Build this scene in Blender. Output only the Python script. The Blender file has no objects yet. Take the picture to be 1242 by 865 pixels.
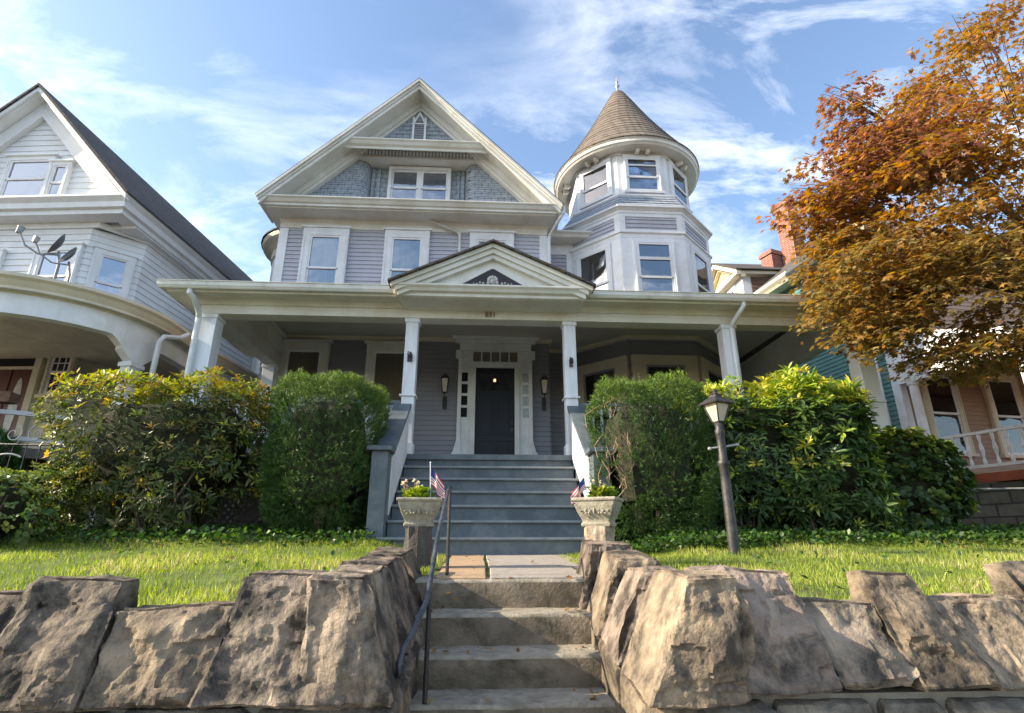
import bpy, math, random
import numpy as np
from mathutils import Matrix, Vector, noise as mn
R = math.radians
PI = math.pi
rng = np.random.default_rng(7)
random.seed(7)
scene = bpy.context.scene
COL = scene.collection

# ------------------------------------------------------------------ helpers
def tag(o, label=None, cat=None, group=None, kind=None):
    if label: o['label'] = label
    if cat: o['category'] = cat
    if group: o['group'] = group
    if kind: o['kind'] = kind
    return o

def empty(name, loc, label, cat, group=None, rz=0.0):
    o = bpy.data.objects.new(name, None)
    COL.objects.link(o)
    o.location = loc
    o.rotation_euler = (0, 0, rz)
    o.empty_display_size = 0.3
    o['_w'] = 1
    return tag(o, label, cat, group)

def wmat(o):
    m = Matrix.Translation(o.location) @ o.rotation_euler.to_matrix().to_4x4()
    return wmat(o.parent) @ m if o.parent else m

def F(x, y, z=0.0, a=0.0):
    """frame: local x runs along a wall, local y into it"""
    return Matrix.Translation((x, y, z)) @ Matrix.Rotation(R(a), 4, 'Z')

class MB:
    def __init__(self, M=None):
        self.v = []; self.f = []; self.mi = []; self.M = M or Matrix.Identity(4); self.cur = 0
    def add(self, vs, fs):
        n = len(self.v)
        self.v += [tuple(self.M @ Vector(p)) for p in vs]
        for f in fs:
            self.f.append([n + i for i in f]); self.mi.append(self.cur)
    def box(self, x0, x1, y0, y1, z0, z1):
        if x1 < x0: x0, x1 = x1, x0
        if y1 < y0: y0, y1 = y1, y0
        if z1 < z0: z0, z1 = z1, z0
        self.add([(x0,y0,z0),(x1,y0,z0),(x1,y1,z0),(x0,y1,z0),(x0,y0,z1),(x1,y0,z1),(x1,y1,z1),(x0,y1,z1)],
                 [(0,3,2,1),(4,5,6,7),(0,1,5,4),(1,2,6,5),(2,3,7,6),(3,0,4,7)])
        return self
    def quad(self, *p):
        self.add(p, [tuple(range(len(p)))]); return self
    def prism(self, poly, ax, a0, a1):
        """poly of 2-D points in the plane normal to axis ax, extruded a0..a1"""
        def P(u, w, a):
            return {'x': (a, u, w), 'y': (u, a, w), 'z': (u, w, a)}[ax]
        n = len(poly)
        vs = [P(u, w, a0) for u, w in poly] + [P(u, w, a1) for u, w in poly]
        fs = [tuple(range(n)), tuple(range(2*n-1, n-1, -1))]
        for i in range(n):
            j = (i+1) % n
            fs.append((i, i+n, j+n, j))
        self.add(vs, fs); return self
    def tube(self, pts, r, n=8, cap=True):
        pts = [Vector(p) for p in pts]; m = len(pts)
        rs = r if isinstance(r, (list, tuple)) else [r]*m
        vs = []; fs = []
        prev = None
        for i, p in enumerate(pts):
            t = (pts[min(i+1, m-1)] - pts[max(i-1, 0)]).normalized()
            if prev is None:
                a = Vector((0,0,1)) if abs(t.z) < .9 else Vector((1,0,0))
                u = t.cross(a).normalized()
            else:
                u = (prev - t*prev.dot(t)).normalized()
            prev = u; w = t.cross(u)
            for k in range(n):
                c = 2*PI*k/n
                vs.append(tuple(p + (u*math.cos(c) + w*math.sin(c))*rs[i]))
        for i in range(m-1):
            for k in range(n):
                a = i*n+k; b = i*n+(k+1) % n
                fs.append((a, b, b+n, a+n))
        if cap:
            fs.append(tuple(range(n-1, -1, -1))); fs.append(tuple(range((m-1)*n, m*n)))
        self.add(vs, fs); return self
    def lathe(self, prof, c, n=24, a0=0.0, a1=2*PI, off=0.0):
        full = abs(a1-a0-2*PI) < 1e-6
        k = n if full else n+1
        vs = []; fs = []
        for r, z in prof:
            for i in range(k):
                a = a0+(a1-a0)*i/n+off
                vs.append((c[0]+r*math.cos(a), c[1]+r*math.sin(a), c[2]+z))
        for j in range(len(prof)-1):
            for i in range(n):
                i2 = (i+1) % k
                fs.append((j*k+i, j*k+i2, (j+1)*k+i2, (j+1)*k+i))
        self.add(vs, fs); return self
    def siding(self, path, z0, z1, ex=0.105, lip=0.02, lo=None, hi=None):
        """lapped boards along a 2-D path run left to right as seen from outside"""
        n = len(path)
        nr = []
        for i in range(n):
            ds = []
            if i > 0: ds.append(Vector((path[i][0]-path[i-1][0], path[i][1]-path[i-1][1])).normalized())
            if i < n-1: ds.append(Vector((path[i+1][0]-path[i][0], path[i+1][1]-path[i][1])).normalized())
            nn = [Vector((d.y, -d.x)) for d in ds]
            m = sum(nn, Vector((0,0)))/len(nn); m = m/m.length_squared if m.length_squared > .1 else m
            nr.append(m)
        z = z0
        while z < z1-1e-4:
            zt = min(z+ex, z1)
            for i in range(n-1):
                def pt(zz, o, side):
                    a = Vector(path[i])+nr[i]*o; b = Vector(path[i+1])+nr[i+1]*o
                    A, B = a, b
                    if lo is not None:
                        l = lo(zz)
                        if A.x < l:
                            if B.x <= l: A = B
                            else: A = a+(b-a)*((l-a.x)/(b.x-a.x))
                    if hi is not None:
                        h = hi(zz)
                        if B.x > h:
                            if A.x >= h: B = A
                            else: B = a+(b-a)*((h-a.x)/(b.x-a.x))
                    q = A if side == 0 else B
                    return (q.x, q.y, zz)
                p = [pt(z, 0, 0), pt(z, 0, 1), pt(z, lip, 1), pt(z, lip, 0)]
                if (Vector(p[0])-Vector(p[1])).length < 1e-4: continue
                t = [pt(zt, 0.001, 0), pt(zt, 0.001, 1)]
                self.add(p+t, [(0,3,2,1), (3,2,5,4)] if False else [(0,1,2,3), (3,2,5,4)])
            z = zt
        return self
    def sweep(self, path, prof, closed=False):
        """horizontal moulding: profile of (outward, z) swept along a 2-D path (outside on the right)"""
        n = len(path); k = len(prof); vs = []; fs = []
        for i in range(n):
            ds = []
            if i > 0 or closed: ds.append((Vector(path[i])-Vector(path[i-1])).normalized())
            if i < n-1 or closed: ds.append((Vector(path[(i+1) % n])-Vector(path[i])).normalized())
            nn = [Vector((d.y, -d.x)) for d in ds]
            m = sum(nn, Vector((0,0)))/len(nn); m = m/m.length_squared
            for o, z in prof:
                vs.append((path[i][0]+m.x*o, path[i][1]+m.y*o, z))
        for i in range(n if closed else n-1):
            j = (i+1) % n
            for a in range(k):
                b = (a+1) % k
                fs.append((i*k+a, j*k+a, j*k+b, i*k+b))
        if not closed:
            fs.append(tuple(range(k-1, -1, -1))); fs.append(tuple(range((n-1)*k, n*k)))
        self.add(vs, fs); return self
    def rake(self, xc, zpk, xl, zl, xr, zr, y0, y1, d0, d1):
        for xe, ze in ((xl, zl), (xr, zr)):
            self.prism([(xe, ze-d0), (xc, zpk-d0), (xc, zpk-d1), (xe, ze-d1)], 'y', y0, y1)
        return self
    def build(self, name, mat, parent=None, label=None, smooth=False, bevel=0.0):
        if parent is not None:
            inv = wmat(parent).inverted()
            vs = [tuple(inv @ Vector(p)) for p in self.v]
        else: vs = self.v
        me = bpy.data.meshes.new(name)
        me.from_pydata(vs, [], self.f)
        mats = mat if isinstance(mat, (list, tuple)) else [mat]
        for m in mats: me.materials.append(m)
        if len(mats) > 1: me.polygons.foreach_set('material_index', self.mi)
        if smooth:
            me.polygons.foreach_set('use_smooth', [True]*len(me.polygons))
        me.update()
        o = bpy.data.objects.new(name, me); COL.objects.link(o)
        if parent is not None: o.parent = parent
        if label: o['label'] = label
        if bevel:
            b = o.modifiers.new('b', 'BEVEL'); b.width = bevel; b.segments = 2; b.limit_method = 'ANGLE'
        return o

# ------------------------------------------------------------------ materials
def newmat(name):
    m = bpy.data.materials.new(name); m.use_nodes = True
    nt = m.node_tree; b = nt.nodes['Principled BSDF']
    return m, nt, b
def N(nt, t, **kw):
    n = nt.nodes.new(t)
    for k, v in kw.items():
        if k in n.inputs: n.inputs[k].default_value = v
        else: setattr(n, k, v)
    return n
def ramp(nt, stops):
    r = nt.nodes.new('ShaderNodeValToRGB'); e = r.color_ramp.elements
    while len(e) > 1: e.remove(e[-1])
    e[0].position = stops[0][0]; e[0].color = (*stops[0][1], 1)
    for p, c in stops[1:]:
        x = e.new(p); x.color = (*c, 1)
    return r
def surf(name, c, rough=0.6, var=0.15, scale=3.0, bump=0.15, bscale=40.0, c2=None, dirt=None, dscale=1.3, spec=0.4, streak=False):
    """painted / mineral surface with tone variation, stains and fine relief"""
    m, nt, b = newmat(name)
    L = nt.links
    tc = N(nt, 'ShaderNodeTexCoord')
    src = tc.outputs['Object']
    mp = N(nt, 'ShaderNodeMapping'); L.new(src, mp.inputs[0])
    if streak: mp.inputs['Scale'].default_value = (1, 1, .12)
    n1 = N(nt, 'ShaderNodeTexNoise', Scale=scale, Detail=6.0, Roughness=.6); L.new(mp.outputs[0], n1.inputs['Vector'])
    lo = tuple(x*(1-var) for x in c); hi = tuple(min(1, x*(1+var)) for x in c)
    if c2: lo = c2
    r = ramp(nt, [(.3, lo), (.7, hi)]); L.new(n1.outputs[0], r.inputs[0])
    out = r.outputs[0]
    if dirt:
        n2 = N(nt, 'ShaderNodeTexNoise', Scale=dscale, Detail=9.0, Roughness=.72, Distortion=.3); L.new(mp.outputs[0], n2.inputs['Vector'])
        r2 = ramp(nt, [(.45, (0,0,0)), (.68, (1,1,1))]); L.new(n2.outputs[0], r2.inputs[0])
        mx = N(nt, 'ShaderNodeMix', data_type='RGBA'); mx.inputs[7].default_value = (*dirt, 1)
        L.new(r2.outputs[0], mx.inputs[0]); L.new(out, mx.inputs[6]); out = mx.outputs[2]
    if 'stone' in name and bscale == 26:
        oi = N(nt, 'ShaderNodeObjectInfo'); mr = N(nt, 'ShaderNodeMapRange'); mr.inputs[3].default_value = .62; mr.inputs[4].default_value = 1.22
        L.new(oi.outputs['Random'], mr.inputs[0]); hv = N(nt, 'ShaderNodeHueSaturation'); L.new(mr.outputs[0], hv.inputs['Value']); L.new(out, hv.inputs['Color']); out = hv.outputs[0]
        r2.color_ramp.elements[0].position = .42; r2.color_ramp.elements[1].position = .60
    L.new(out, b.inputs['Base Color'])
    b.inputs['Roughness'].default_value = rough
    b.inputs['Specular IOR Level'].default_value = spec
    if bump:
        n3 = N(nt, 'ShaderNodeTexNoise', Scale=bscale, Detail=5.0, Roughness=.65); L.new(src, n3.inputs['Vector'])
        bp = N(nt, 'ShaderNodeBump', Strength=bump, Distance=.02); L.new(n3.outputs[0], bp.inputs['Height'])
        L.new(bp.outputs[0], b.inputs['Normal'])
    return m
def rowmat(name, c, c2, bw=.3, rh=.14, mort=(.02,.02,.02), ms=.01, rough=.85, bump=.5, vertical=True, var=.25):
    """shingles / bricks in courses: brick pattern on (around, height)"""
    m, nt, b = newmat(name); L = nt.links
    tc = N(nt, 'ShaderNodeTexCoord'); sp = N(nt, 'ShaderNodeSeparateXYZ'); L.new(tc.outputs['Object'], sp.inputs[0])
    ad = N(nt, 'ShaderNodeMath', operation='ADD'); L.new(sp.outputs[0], ad.inputs[0]); L.new(sp.outputs[1], ad.inputs[1])
    cb = N(nt, 'ShaderNodeCombineXYZ'); L.new(ad.outputs[0], cb.inputs[0]); L.new(sp.outputs[2], cb.inputs[1])
    br = N(nt, 'ShaderNodeTexBrick', Scale=1.0)
    br.inputs['Brick Width'].default_value = bw; br.inputs['Row Height'].default_value = rh
    br.inputs['Mortar Size'].default_value = ms; br.inputs['Mortar Smooth'].default_value = .3
    br.inputs['Color1'].default_value = (*c, 1); br.inputs['Color2'].default_value = (*c2, 1); br.inputs['Mortar'].default_value = (*mort, 1)
    L.new(cb.outputs[0], br.inputs['Vector'])
    n1 = N(nt, 'ShaderNodeTexNoise', Scale=6.0, Detail=8.0, Roughness=.7); L.new(tc.outputs['Object'], n1.inputs['Vector'])
    r = ramp(nt, [(.3, (1-var,)*3), (.7, (1+var,)*3)]); L.new(n1.outputs[0], r.inputs[0])
    mx = N(nt, 'ShaderNodeMix', data_type='RGBA', blend_type='MULTIPLY'); mx.inputs[0].default_value = 1
    L.new(br.outputs['Color'], mx.inputs[6]); L.new(r.outputs[0], mx.inputs[7]); L.new(mx.outputs[2], b.inputs['Base Color'])
    b.inputs['Roughness'].default_value = rough
    bp = N(nt, 'ShaderNodeBump', Strength=bump, Distance=.02); bp.invert = True
    L.new(br.outputs['Fac'], bp.inputs['Height'])
    n2 = N(nt, 'ShaderNodeTexNoise', Scale=60.0, Detail=3.0); L.new(tc.outputs['Object'], n2.inputs['Vector'])
    bp2 = N(nt, 'ShaderNodeBump', Strength=.3, Distance=.01); L.new(n2.outputs[0], bp2.inputs['Height']); L.new(bp.outputs[0], bp2.inputs['Normal'])
    L.new(bp2.outputs[0], b.inputs['Normal'])
    return m
def leafmat(name, trans=.35, rough=.45, spec=.4):
    m, nt, b = newmat(name); L = nt.links
    at = N(nt, 'ShaderNodeAttribute', attribute_name='col')
    L.new(at.outputs['Color'], b.inputs['Base Color'])
    b.inputs['Roughness'].default_value = rough; b.inputs['Specular IOR Level'].default_value = spec
    tr = N(nt, 'ShaderNodeBsdfTranslucent')
    hs = N(nt, 'ShaderNodeHueSaturation', Saturation=1.15, Value=1.5); L.new(at.outputs['Color'], hs.inputs['Color']); L.new(hs.outputs[0], tr.inputs[0])
    mx = N(nt, 'ShaderNodeMixShader'); mx.inputs[0].default_value = trans
    L.new(b.outputs[0], mx.inputs[1]); L.new(tr.outputs[0], mx.inputs[2])
    L.new(mx.outputs[0], nt.nodes['Material Output'].inputs[0])
    return m
def glassmat(name, tint=(.8,.85,.9), extra=.12):
    m, nt, b = newmat(name); L = nt.links
    tr = N(nt, 'ShaderNodeBsdfTransparent'); tr.inputs[0].default_value = (*tint, 1)
    gl = N(nt, 'ShaderNodeBsdfGlossy', Roughness=.02); gl.inputs[0].default_value = (1,1,1,1)
    tc = N(nt, 'ShaderNodeTexCoord'); n1 = N(nt, 'ShaderNodeTexNoise', Scale=2.2, Detail=1.0); L.new(tc.outputs['Object'], n1.inputs['Vector'])
    bp = N(nt, 'ShaderNodeBump', Strength=.12, Distance=.05); L.new(n1.outputs[0], bp.inputs['Height']); L.new(bp.outputs[0], gl.inputs['Normal'])
    fr = N(nt, 'ShaderNodeFresnel', IOR=1.55)
    ad = N(nt, 'ShaderNodeMath', operation='ADD'); ad.inputs[1].default_value = extra; L.new(fr.outputs[0], ad.inputs[0])
    ad.use_clamp = True
    mx = N(nt, 'ShaderNodeMixShader'); L.new(ad.outputs[0], mx.inputs[0]); L.new(tr.outputs[0], mx.inputs[1]); L.new(gl.outputs[0], mx.inputs[2])
    L.new(mx.outputs[0], nt.nodes['Material Output'].inputs[0])
    return m
M = {}
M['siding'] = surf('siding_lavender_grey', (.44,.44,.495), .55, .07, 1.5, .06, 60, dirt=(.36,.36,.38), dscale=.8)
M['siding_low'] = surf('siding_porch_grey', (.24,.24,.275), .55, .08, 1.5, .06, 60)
M['cream'] = surf('cream_paint', (.68,.67,.62), .5, .06, 1.2, .06, 30, dirt=(.55,.51,.42), dscale=1.0)
M['trim'] = surf('white_paint', (.74,.745,.76), .5, .05, 1.5, .06, 30, dirt=(.60,.59,.57), dscale=1.6)
M['post'] = surf('post_paint', (.76,.79,.84), .45, .05, 2.0, .08, 30, dirt=(.55,.56,.58), dscale=2.2, streak=True)
M['ceil'] = surf('ceiling_paint', (.50,.48,.42), .6, .06, 1.0, .05, 30)
M['shingle_wall'] = rowmat('blue_grey_shingles', (.36,.395,.44), (.31,.345,.385), .16, .13, (.06,.08,.09), .006, .8, .5)
M['deck'] = surf('slate_grey_deck_paint', (.085,.108,.125), .45, .15, 3.0, .1, 25, dirt=(.16,.18,.19), dscale=2.5)
M['deck_edge'] = surf('pale_grey_edge', (.20,.225,.235), .5, .2, 6.0, .1, 25)
M['door'] = surf('dark_blue_door', (.010,.013,.023), .55, .1, 3, .03, 30)
M['interior'] = surf('dark_room', (.012,.012,.014), .9, .1, 2, 0)
M['curtain'] = surf('cream_curtain', (.42,.43,.40), .9, .12, 4, .2, 12, streak=True)
M['curtain_warm'] = surf('ochre_blind', (.36,.31,.20), .9, .1, 3, .1, 12, streak=True)
M['lace'] = surf('lace_curtain', (.36,.31,.34), .9, .3, 9, .2, 12)
M['glass'] = glassmat('window_glass')
M['glass_dark'] = glassmat('porch_glass', (.85,.85,.85), .03)
M['roof_dark'] = rowmat('dark_roof_shingles', (.095,.082,.072), (.065,.056,.05), .3, .13, (.02,.02,.02), .008, .95, .5)
M['roof_brown'] = rowmat('brown_roof_shingles', (.21,.125,.085), (.15,.09,.065), .3, .15, (.05,.035,.03), .008, .95, .5)
M['roof_tan'] = rowmat('tan_turret_shingles', (.20,.165,.13), (.14,.115,.09), .17, .13, (.06,.045,.035), .010, .95, .7)
M['black_iron'] = surf('black_iron', (.022,.022,.024), .45, .3, 12, .25, 60, dirt=(.07,.06,.055), dscale=8)
M['blue_iron'] = surf('worn_dark_blue_rail', (.022,.026,.036), .3, .3, 10, .15, 60, dirt=(.09,.09,.10), dscale=9, spec=.6)
M['gutter'] = surf('gutter_enamel', (.64,.63,.57), .4, .05, 2, .03, 20, dirt=(.44,.43,.38), dscale=2.0)
M['spout'] = surf('downspout_enamel', (.66,.70,.73), .4, .05, 2, .03, 20, dirt=(.5,.52,.53), dscale=2.0)
M['dark_panel'] = surf('dark_tympanum', (.035,.03,.035), .6, .3, 10, .3, 30)
M['ornament'] = surf('plaster_ornament', (.50,.49,.46), .7, .15, 12, .4, 40)
M['gold'] = surf('old_brass_number', (.22,.15,.07), .5, .2, 10, .1, 30)
M['found'] = rowmat('foundation_stone', (.20,.18,.155), (.13,.12,.105), .5, .25, (.08,.075,.07), .02, .95, .8)
M['lattice'] = surf('weathered_lattice', (.17,.15,.13), .8, .2, 5, .2, 30)
M['stoneA'] = surf('sandstone_block', (.285,.228,.168), .9, .35, 5.0, 1.0, 26, c2=(.13,.108,.085), dirt=(.045,.04,.034), dscale=4.0, spec=.2)
M['stoneB'] = surf('ochre_sandstone', (.32,.25,.17), .9, .3, 5.0, 1.0, 26, c2=(.18,.142,.10), dirt=(.065,.055,.045), dscale=3.6, spec=.2)
M['stoneC'] = surf('umber_stone', (.26,.20,.155), .9, .35, 5.0, 1.0, 26, c2=(.125,.10,.08), dirt=(.05,.043,.037), dscale=4.2, spec=.2)
M['stoneface'] = surf('dark_wall_stone', (.24,.21,.17), .95, .4, 3.0, 1.0, 22, c2=(.09,.082,.07), dirt=(.035,.033,.03), dscale=2.8, spec=.2)
M['mortar'] = surf('mortar', (.30,.27,.22), .95, .2, 8, .6, 60)
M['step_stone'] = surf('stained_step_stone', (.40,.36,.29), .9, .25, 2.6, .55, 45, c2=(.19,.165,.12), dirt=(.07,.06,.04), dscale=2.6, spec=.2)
M['step_riser'] = surf('stained_shaded_riser', (.25,.205,.15), .9, .25, 3.0, .7, 50, c2=(.13,.105,.075), dirt=(.055,.048,.032), dscale=3.4, spec=.2)  # stains plus riser shade, painted darker than the treads
M['flag_ochre'] = surf('ochre_flagstone', (.40,.27,.16), .85, .2, 3, .4, 40, dirt=(.24,.18,.12), dscale=3)
M['flag_grey'] = surf('grey_flagstone', (.33,.29,.25), .85, .2, 3, .4, 40, dirt=(.2,.18,.15), dscale=3)
M['concrete'] = surf('sidewalk_concrete', (.32,.31,.29), .9, .15, 2, .4, 60)
M['asphalt'] = surf('road_asphalt', (.05,.05,.052), .9, .2, 8, .5, 120)
M['planter'] = surf('cast_stone_planter', (.33,.30,.23), .9, .2, 8, .5, 50, dirt=(.15,.13,.09), dscale=6)
M['stump'] = surf('weathered_dark_pedestal', (.045,.038,.032), .8, .4, 9, .7, 40, dirt=(.10,.09,.08), dscale=9, streak=True)
M['stump_pale'] = surf('peeling_pale_pedestal', (.36,.29,.21), .85, .3, 9, .7, 40, dirt=(.05,.04,.035), dscale=7)
M['ground'] = surf('soil_and_turf', (.10,.13,.03), .95, .35, 3, .4, 40, c2=(.045,.055,.02))
M['soil'] = surf('dark_soil', (.035,.028,.02), .95, .35, 6, .6, 40)
M['leaf'] = leafmat('leaf_gloss', .3, .42, .4)
M['needle'] = leafmat('yew_needles', .2, .5, .3)
M['maple'] = leafmat('maple_leaves', .42, .5, .3)
M['grass'] = leafmat('grass_blades', .4, .5, .25)
M['bark'] = surf('bark', (.10,.075,.055), .9, .3, 8, .8, 30, c2=(.05,.04,.03))
M['twig'] = surf('pale_twigs', (.30,.20,.13), .85, .3, 9, .5, 30, c2=(.14,.09,.06))
M['white_siding'] = surf('white_vinyl_siding', (.76,.77,.77), .5, .05, 1.0, .04, 40, dirt=(.64,.64,.63), dscale=.9)
M['stone_siding'] = surf('buff_wall_shingle', (.60,.56,.46), .75, .12, 2.2, .25, 20, dirt=(.46,.42,.34), dscale=1.8)
M['red_door'] = surf('maroon_door', (.075,.011,.016), .35, .1, 3, .03, 30)
M['frost'] = surf('etched_glass', (.42,.45,.48), .2, .3, 25, .3, 60)
M['blue_pane'] = glassmat('blue_neighbour_glass', (.35,.45,.6), .30)
M['green_siding'] = surf('green_siding', (.085,.20,.175), .6, .08, 1.5, .05, 40)
M['tan_siding'] = surf('tan_siding', (.33,.215,.145), .6, .08, 1.5, .05, 40)
M['red_floor'] = surf('red_porch_edge', (.30,.07,.035), .6, .2, 3, .2, 30)
M['brick'] = rowmat('red_brick', (.27,.085,.055), (.19,.06,.042), .21, .075, (.3,.24,.2), .010, .9, .6)
M['yellow_trim'] = surf('yellow_gable_paint', (.62,.52,.25), .6, .1, 2, .1, 30)
M['buff'] = surf('buff_trim', (.62,.55,.42), .6, .1, 2, .1, 30)
M['dish'] = surf('dish_grey', (.12,.125,.135), .45, .15, 4, .05, 30)
M['dish_arm'] = surf('dish_arm_metal', (.30,.30,.31), .4, .2, 8, .05, 30)
M['terra'] = surf('hanging_basket_dry', (.14,.075,.045), .9, .4, 20, .8, 40)
M['frost_lamp'] = surf('frosted_lantern_glass', (.50,.42,.32), .25, .15, 4, .05, 30)

def flagmats():
    r = surf('flag_red', (.45,.03,.035), .8, .05, 3, 0); w = surf('flag_white', (.75,.72,.7), .8, .05, 3, 0)
    return [r, w, surf('flag_blue', (.03,.045,.16), .8, .05, 3, 0)]
FLAG = flagmats()
g, nt_, b_ = newmat('warm_bead_glow'); b_.inputs['Emission Color'].default_value = (1,.55,.2,1); b_.inputs['Emission Strength'].default_value = 1.3  # warm emission for the bead at the door panes
M['glow'] = g

# ------------------------------------------------------------------ generic building pieces
def window(par, Mx, w, h, cas=.15, head=.19, sill=True, cover=None, cov=(0, 1), split=.5, glass='glass', frame='trim',
           mull=0, sash='trim', cap=.04, grid=None, label=None, d=0.0, proud=.0):
    """double-hung window; origin = centre of the opening's sill on the wall face"""
    o = MB(Mx)
    y0 = -.002; yc = -.085-proud
    o.box(-w/2-cas, -w/2, y0, yc, 0, h); o.box(w/2, w/2+cas, y0, yc, 0, h)
    o.box(-w/2-cas-.002, w/2+cas+.002, y0, yc-.004, h, h+head)
    if cap: o.box(-w/2-cas-cap, w/2+cas+cap, y0, yc-cap, h+head, h+head+.045)
    o.box(-w/2-cas+.03, -w/2-cas+.05, yc, yc-.012, 0, h-.02); o.box(w/2+cas-.05, w/2+cas-.03, yc, yc-.012, 0, h-.02)
    if sill: o.box(-w/2-cas-.03, w/2+cas+.03, y0, yc-.05, -.07, -.001)
    o.box(-w/2, w/2, y0, -.028, 0, h)
    W = o.build('window', [M[frame]], par, label)
    s = MB(Mx); r = .045
    zs = h*split
    segs = [(-w/2, w/2)] if not mull else [(-w/2, -.035), (.035, w/2)]
    if mull: s.box(-.0345, .0345, -.03, -.08, 0, h)
    for a, b in segs:
        s.box(a, a+r, -.05, -.074, zs, h); s.box(b-r, b, -.05, -.074, zs, h)
        s.box(a+r, b-r, -.05, -.072, h-r, h); s.box(a+r, b-r, -.05, -.076, zs-.02, zs+.035)
        s.box(a, a+r, -.04, -.062, 0, zs-.021); s.box(b-r, b, -.04, -.062, 0, zs-.021)
        s.box(a+r, b-r, -.04, -.060, 0, .07)
        if grid:
            gx, gz = grid
            for i in range(1, gx): s.box(a+(b-a)*i/gx-.009, a+(b-a)*i/gx+.009, -.048, -.058, .07, h-r)
            for i in range(1, gz):
                if abs(h*i/gz-zs) > .05: s.box(a+r, b-r, -.0485, -.0575, h*i/gz-.009, h*i/gz+.009)
    s.build('sash', M[sash], W)
    p = MB(Mx)
    p.box(-w/2+.01, w/2-.01, -.044, -.0465, .03, h-.02)
    p.build('pane', M[glass], W)
    bk = MB(Mx); bk.box(-w/2+.002, w/2-.002, -.0285, -.030, .002, h-.002); bk.build('dark_room', M['interior'], W)
    if cover:
        c = MB(Mx); z0 = h*cov[0]+.01; z1 = h*cov[1]-.01; n = 24
        for a, b in segs:
            for i in range(n):
                xa = a+.012+(b-a-.024)*i/n; xb = a+.012+(b-a-.024)*(i+1)/n
                ya = -.034-.004*math.sin(i*1.9); yb = -.034-.004*math.sin((i+1)*1.9)
                c.quad((xa, ya, z0), (xb, yb, z0), (xb, yb, z1), (xa, ya, z1))
        c.build('curtain', M[cover], W)
    return W

def gable_roof(mb, xc, zpk, xl, zl, xr, zr, y0, y1, t=.07):
    mb.rake(xc, zpk+t, xl, zl+t, xr, zr+t, y0, y1, 0, t)

# =================================================================== MAIN HOUSE
H = empty('victorian_house', (0, 8.4, .1), 'grey clapboard Victorian house with round corner turret, big front gable and full-width porch', 'house')
XL, XR, YW = -4.75, 1.45, 11.4
# foundations + hidden core (solid body behind the boards)
b = MB(); b.box(XL+.03, 5.15, 13.5, 21, .0, 7.4); b.box(XL+.03, XR-.03, YW+.03, 13.5, .0, 7.4); b.box(XR-.03, 2.9, 12.03, 13.5, 0, 7.4)
b.build('house_core', M['siding_low'], H)
b = MB(); b.box(XL-.04, 5.2, YW-.04, 11.9, .0, 1.36); b.build('foundation', M['found'], H)
# walls
b = MB(); b.siding([(XL, 21), (XL, YW), (XR, YW), (XR, 12.0), (2.25, 12.0)], 4.6, 7.46); b.build('upper_wall', M['siding'], H)
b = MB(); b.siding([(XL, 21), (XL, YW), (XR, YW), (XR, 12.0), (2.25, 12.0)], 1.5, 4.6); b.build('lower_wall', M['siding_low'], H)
b = MB(); b.siding([(5.0, 13.5), (5.2, 13.5), (5.2, 21)], 1.5, 7.4); b.build('side_wall', M['siding'], H)
# corner boards
for bx in ([(XL-.03, XL+.17, YW-.035, YW+.01, 4.55, 7.17), (XL-.035, XL+.01, YW-.03, YW+.18, 4.55, 7.17)],
           [(XR-.16, XR+.03, YW-.035, YW+.01, 4.55, 7.17), (XR-.01, XR+.035, YW-.03, YW+.14, 4.55, 7.17)],
           [(1.5, 1.62, 11.965, 12.01, 4.55, 7.4)], [(2.02, 2.3, 11.955, 12.01, 4.55, 7.4)], [(1.5, 2.3, 11.96, 12.01, 7.0, 7.4)]):
    b = MB()
    for q in bx: b.box(*q)
    b.build('corner_board', M['trim'], H, bevel=.006)
# second-floor windows
for x, lab in ((-3.69, 'curtained second-floor window nearest the left corner'), (-1.82, 'curtained second-floor window in the middle'), (.16, 'second-floor window half hidden by the porch pediment')):
    window(H, F(x, YW-.012, 5.35), .70, 1.62, .17, .19, True, 'curtain', (.0, 1), .48, label=lab)
# porch-level windows
for x in (-3.84, -2.0):
    W = window(H, F(x, YW-.012, 2.05), .72, 2.1, .16, .17, True, 'curtain_warm', (.0, 1), .38, 'glass_dark', 'cream', cap=.06)
    for s in (-1, 1):
        c = MB(F(x, YW-.012, 2.05))
        c.prism([(-.085,1.95), (-.16,2.25), (-.002,2.25), (-.002,1.95)], 'x', s*.47-.04, s*.47+.04)
        c.build('window_bracket', M['cream'], W)
# ---- front door and surround
DX = .27
s = MB(F(DX, YW-.012, 1.5))
for q in (-1, 1):
    # pilasters with a flared console foot
    s.prism([(q*.42, 0), (q*.42, 2.32), (q*.52, 2.32), (q*.52, 0)], 'y', -.002, -.10)
    pr = [(q*.52, 0), (q*.52, 2.7), (q*.78, 2.7), (q*.78, .75), (q*.80, .6), (q*.86, .5), (q*.90, .38), (q*.91, .0)]
    s.prism(pr, 'y', -.002, -.06)
    s.box(q*.72, q*.80, -.061, -.115, .72, 2.62); s.prism([(q*.70,0),(q*.70,.72),(q*.80,.72),(q*.86,.5),(q*.93,.38),(q*.94,0)], 'y', -.061, -.13)
    s.box(q*.74, q*.86, -.061, -.17, 2.5, 2.68)
s.box(-.52, .52, -.002, -.09, 2.32, 2.44); s.box(-.78, .78, -.002, -.10, 2.70, 2.86)
s.box(-.88, .88, -.002, -.13, 2.862, 2.93); s.box(-.93, .93, -.002, -.18, 2.93, 2.97); s.box(-.96, .96, -.002, -.22, 2.97, 3.02)
s.box(-.55, .55, -.002, -.05, 2.44, 2.70)
DS = s.build('door_surround', M['trim'], H, bevel=.005)
t = MB(F(DX, YW-.012, 1.5))
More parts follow.
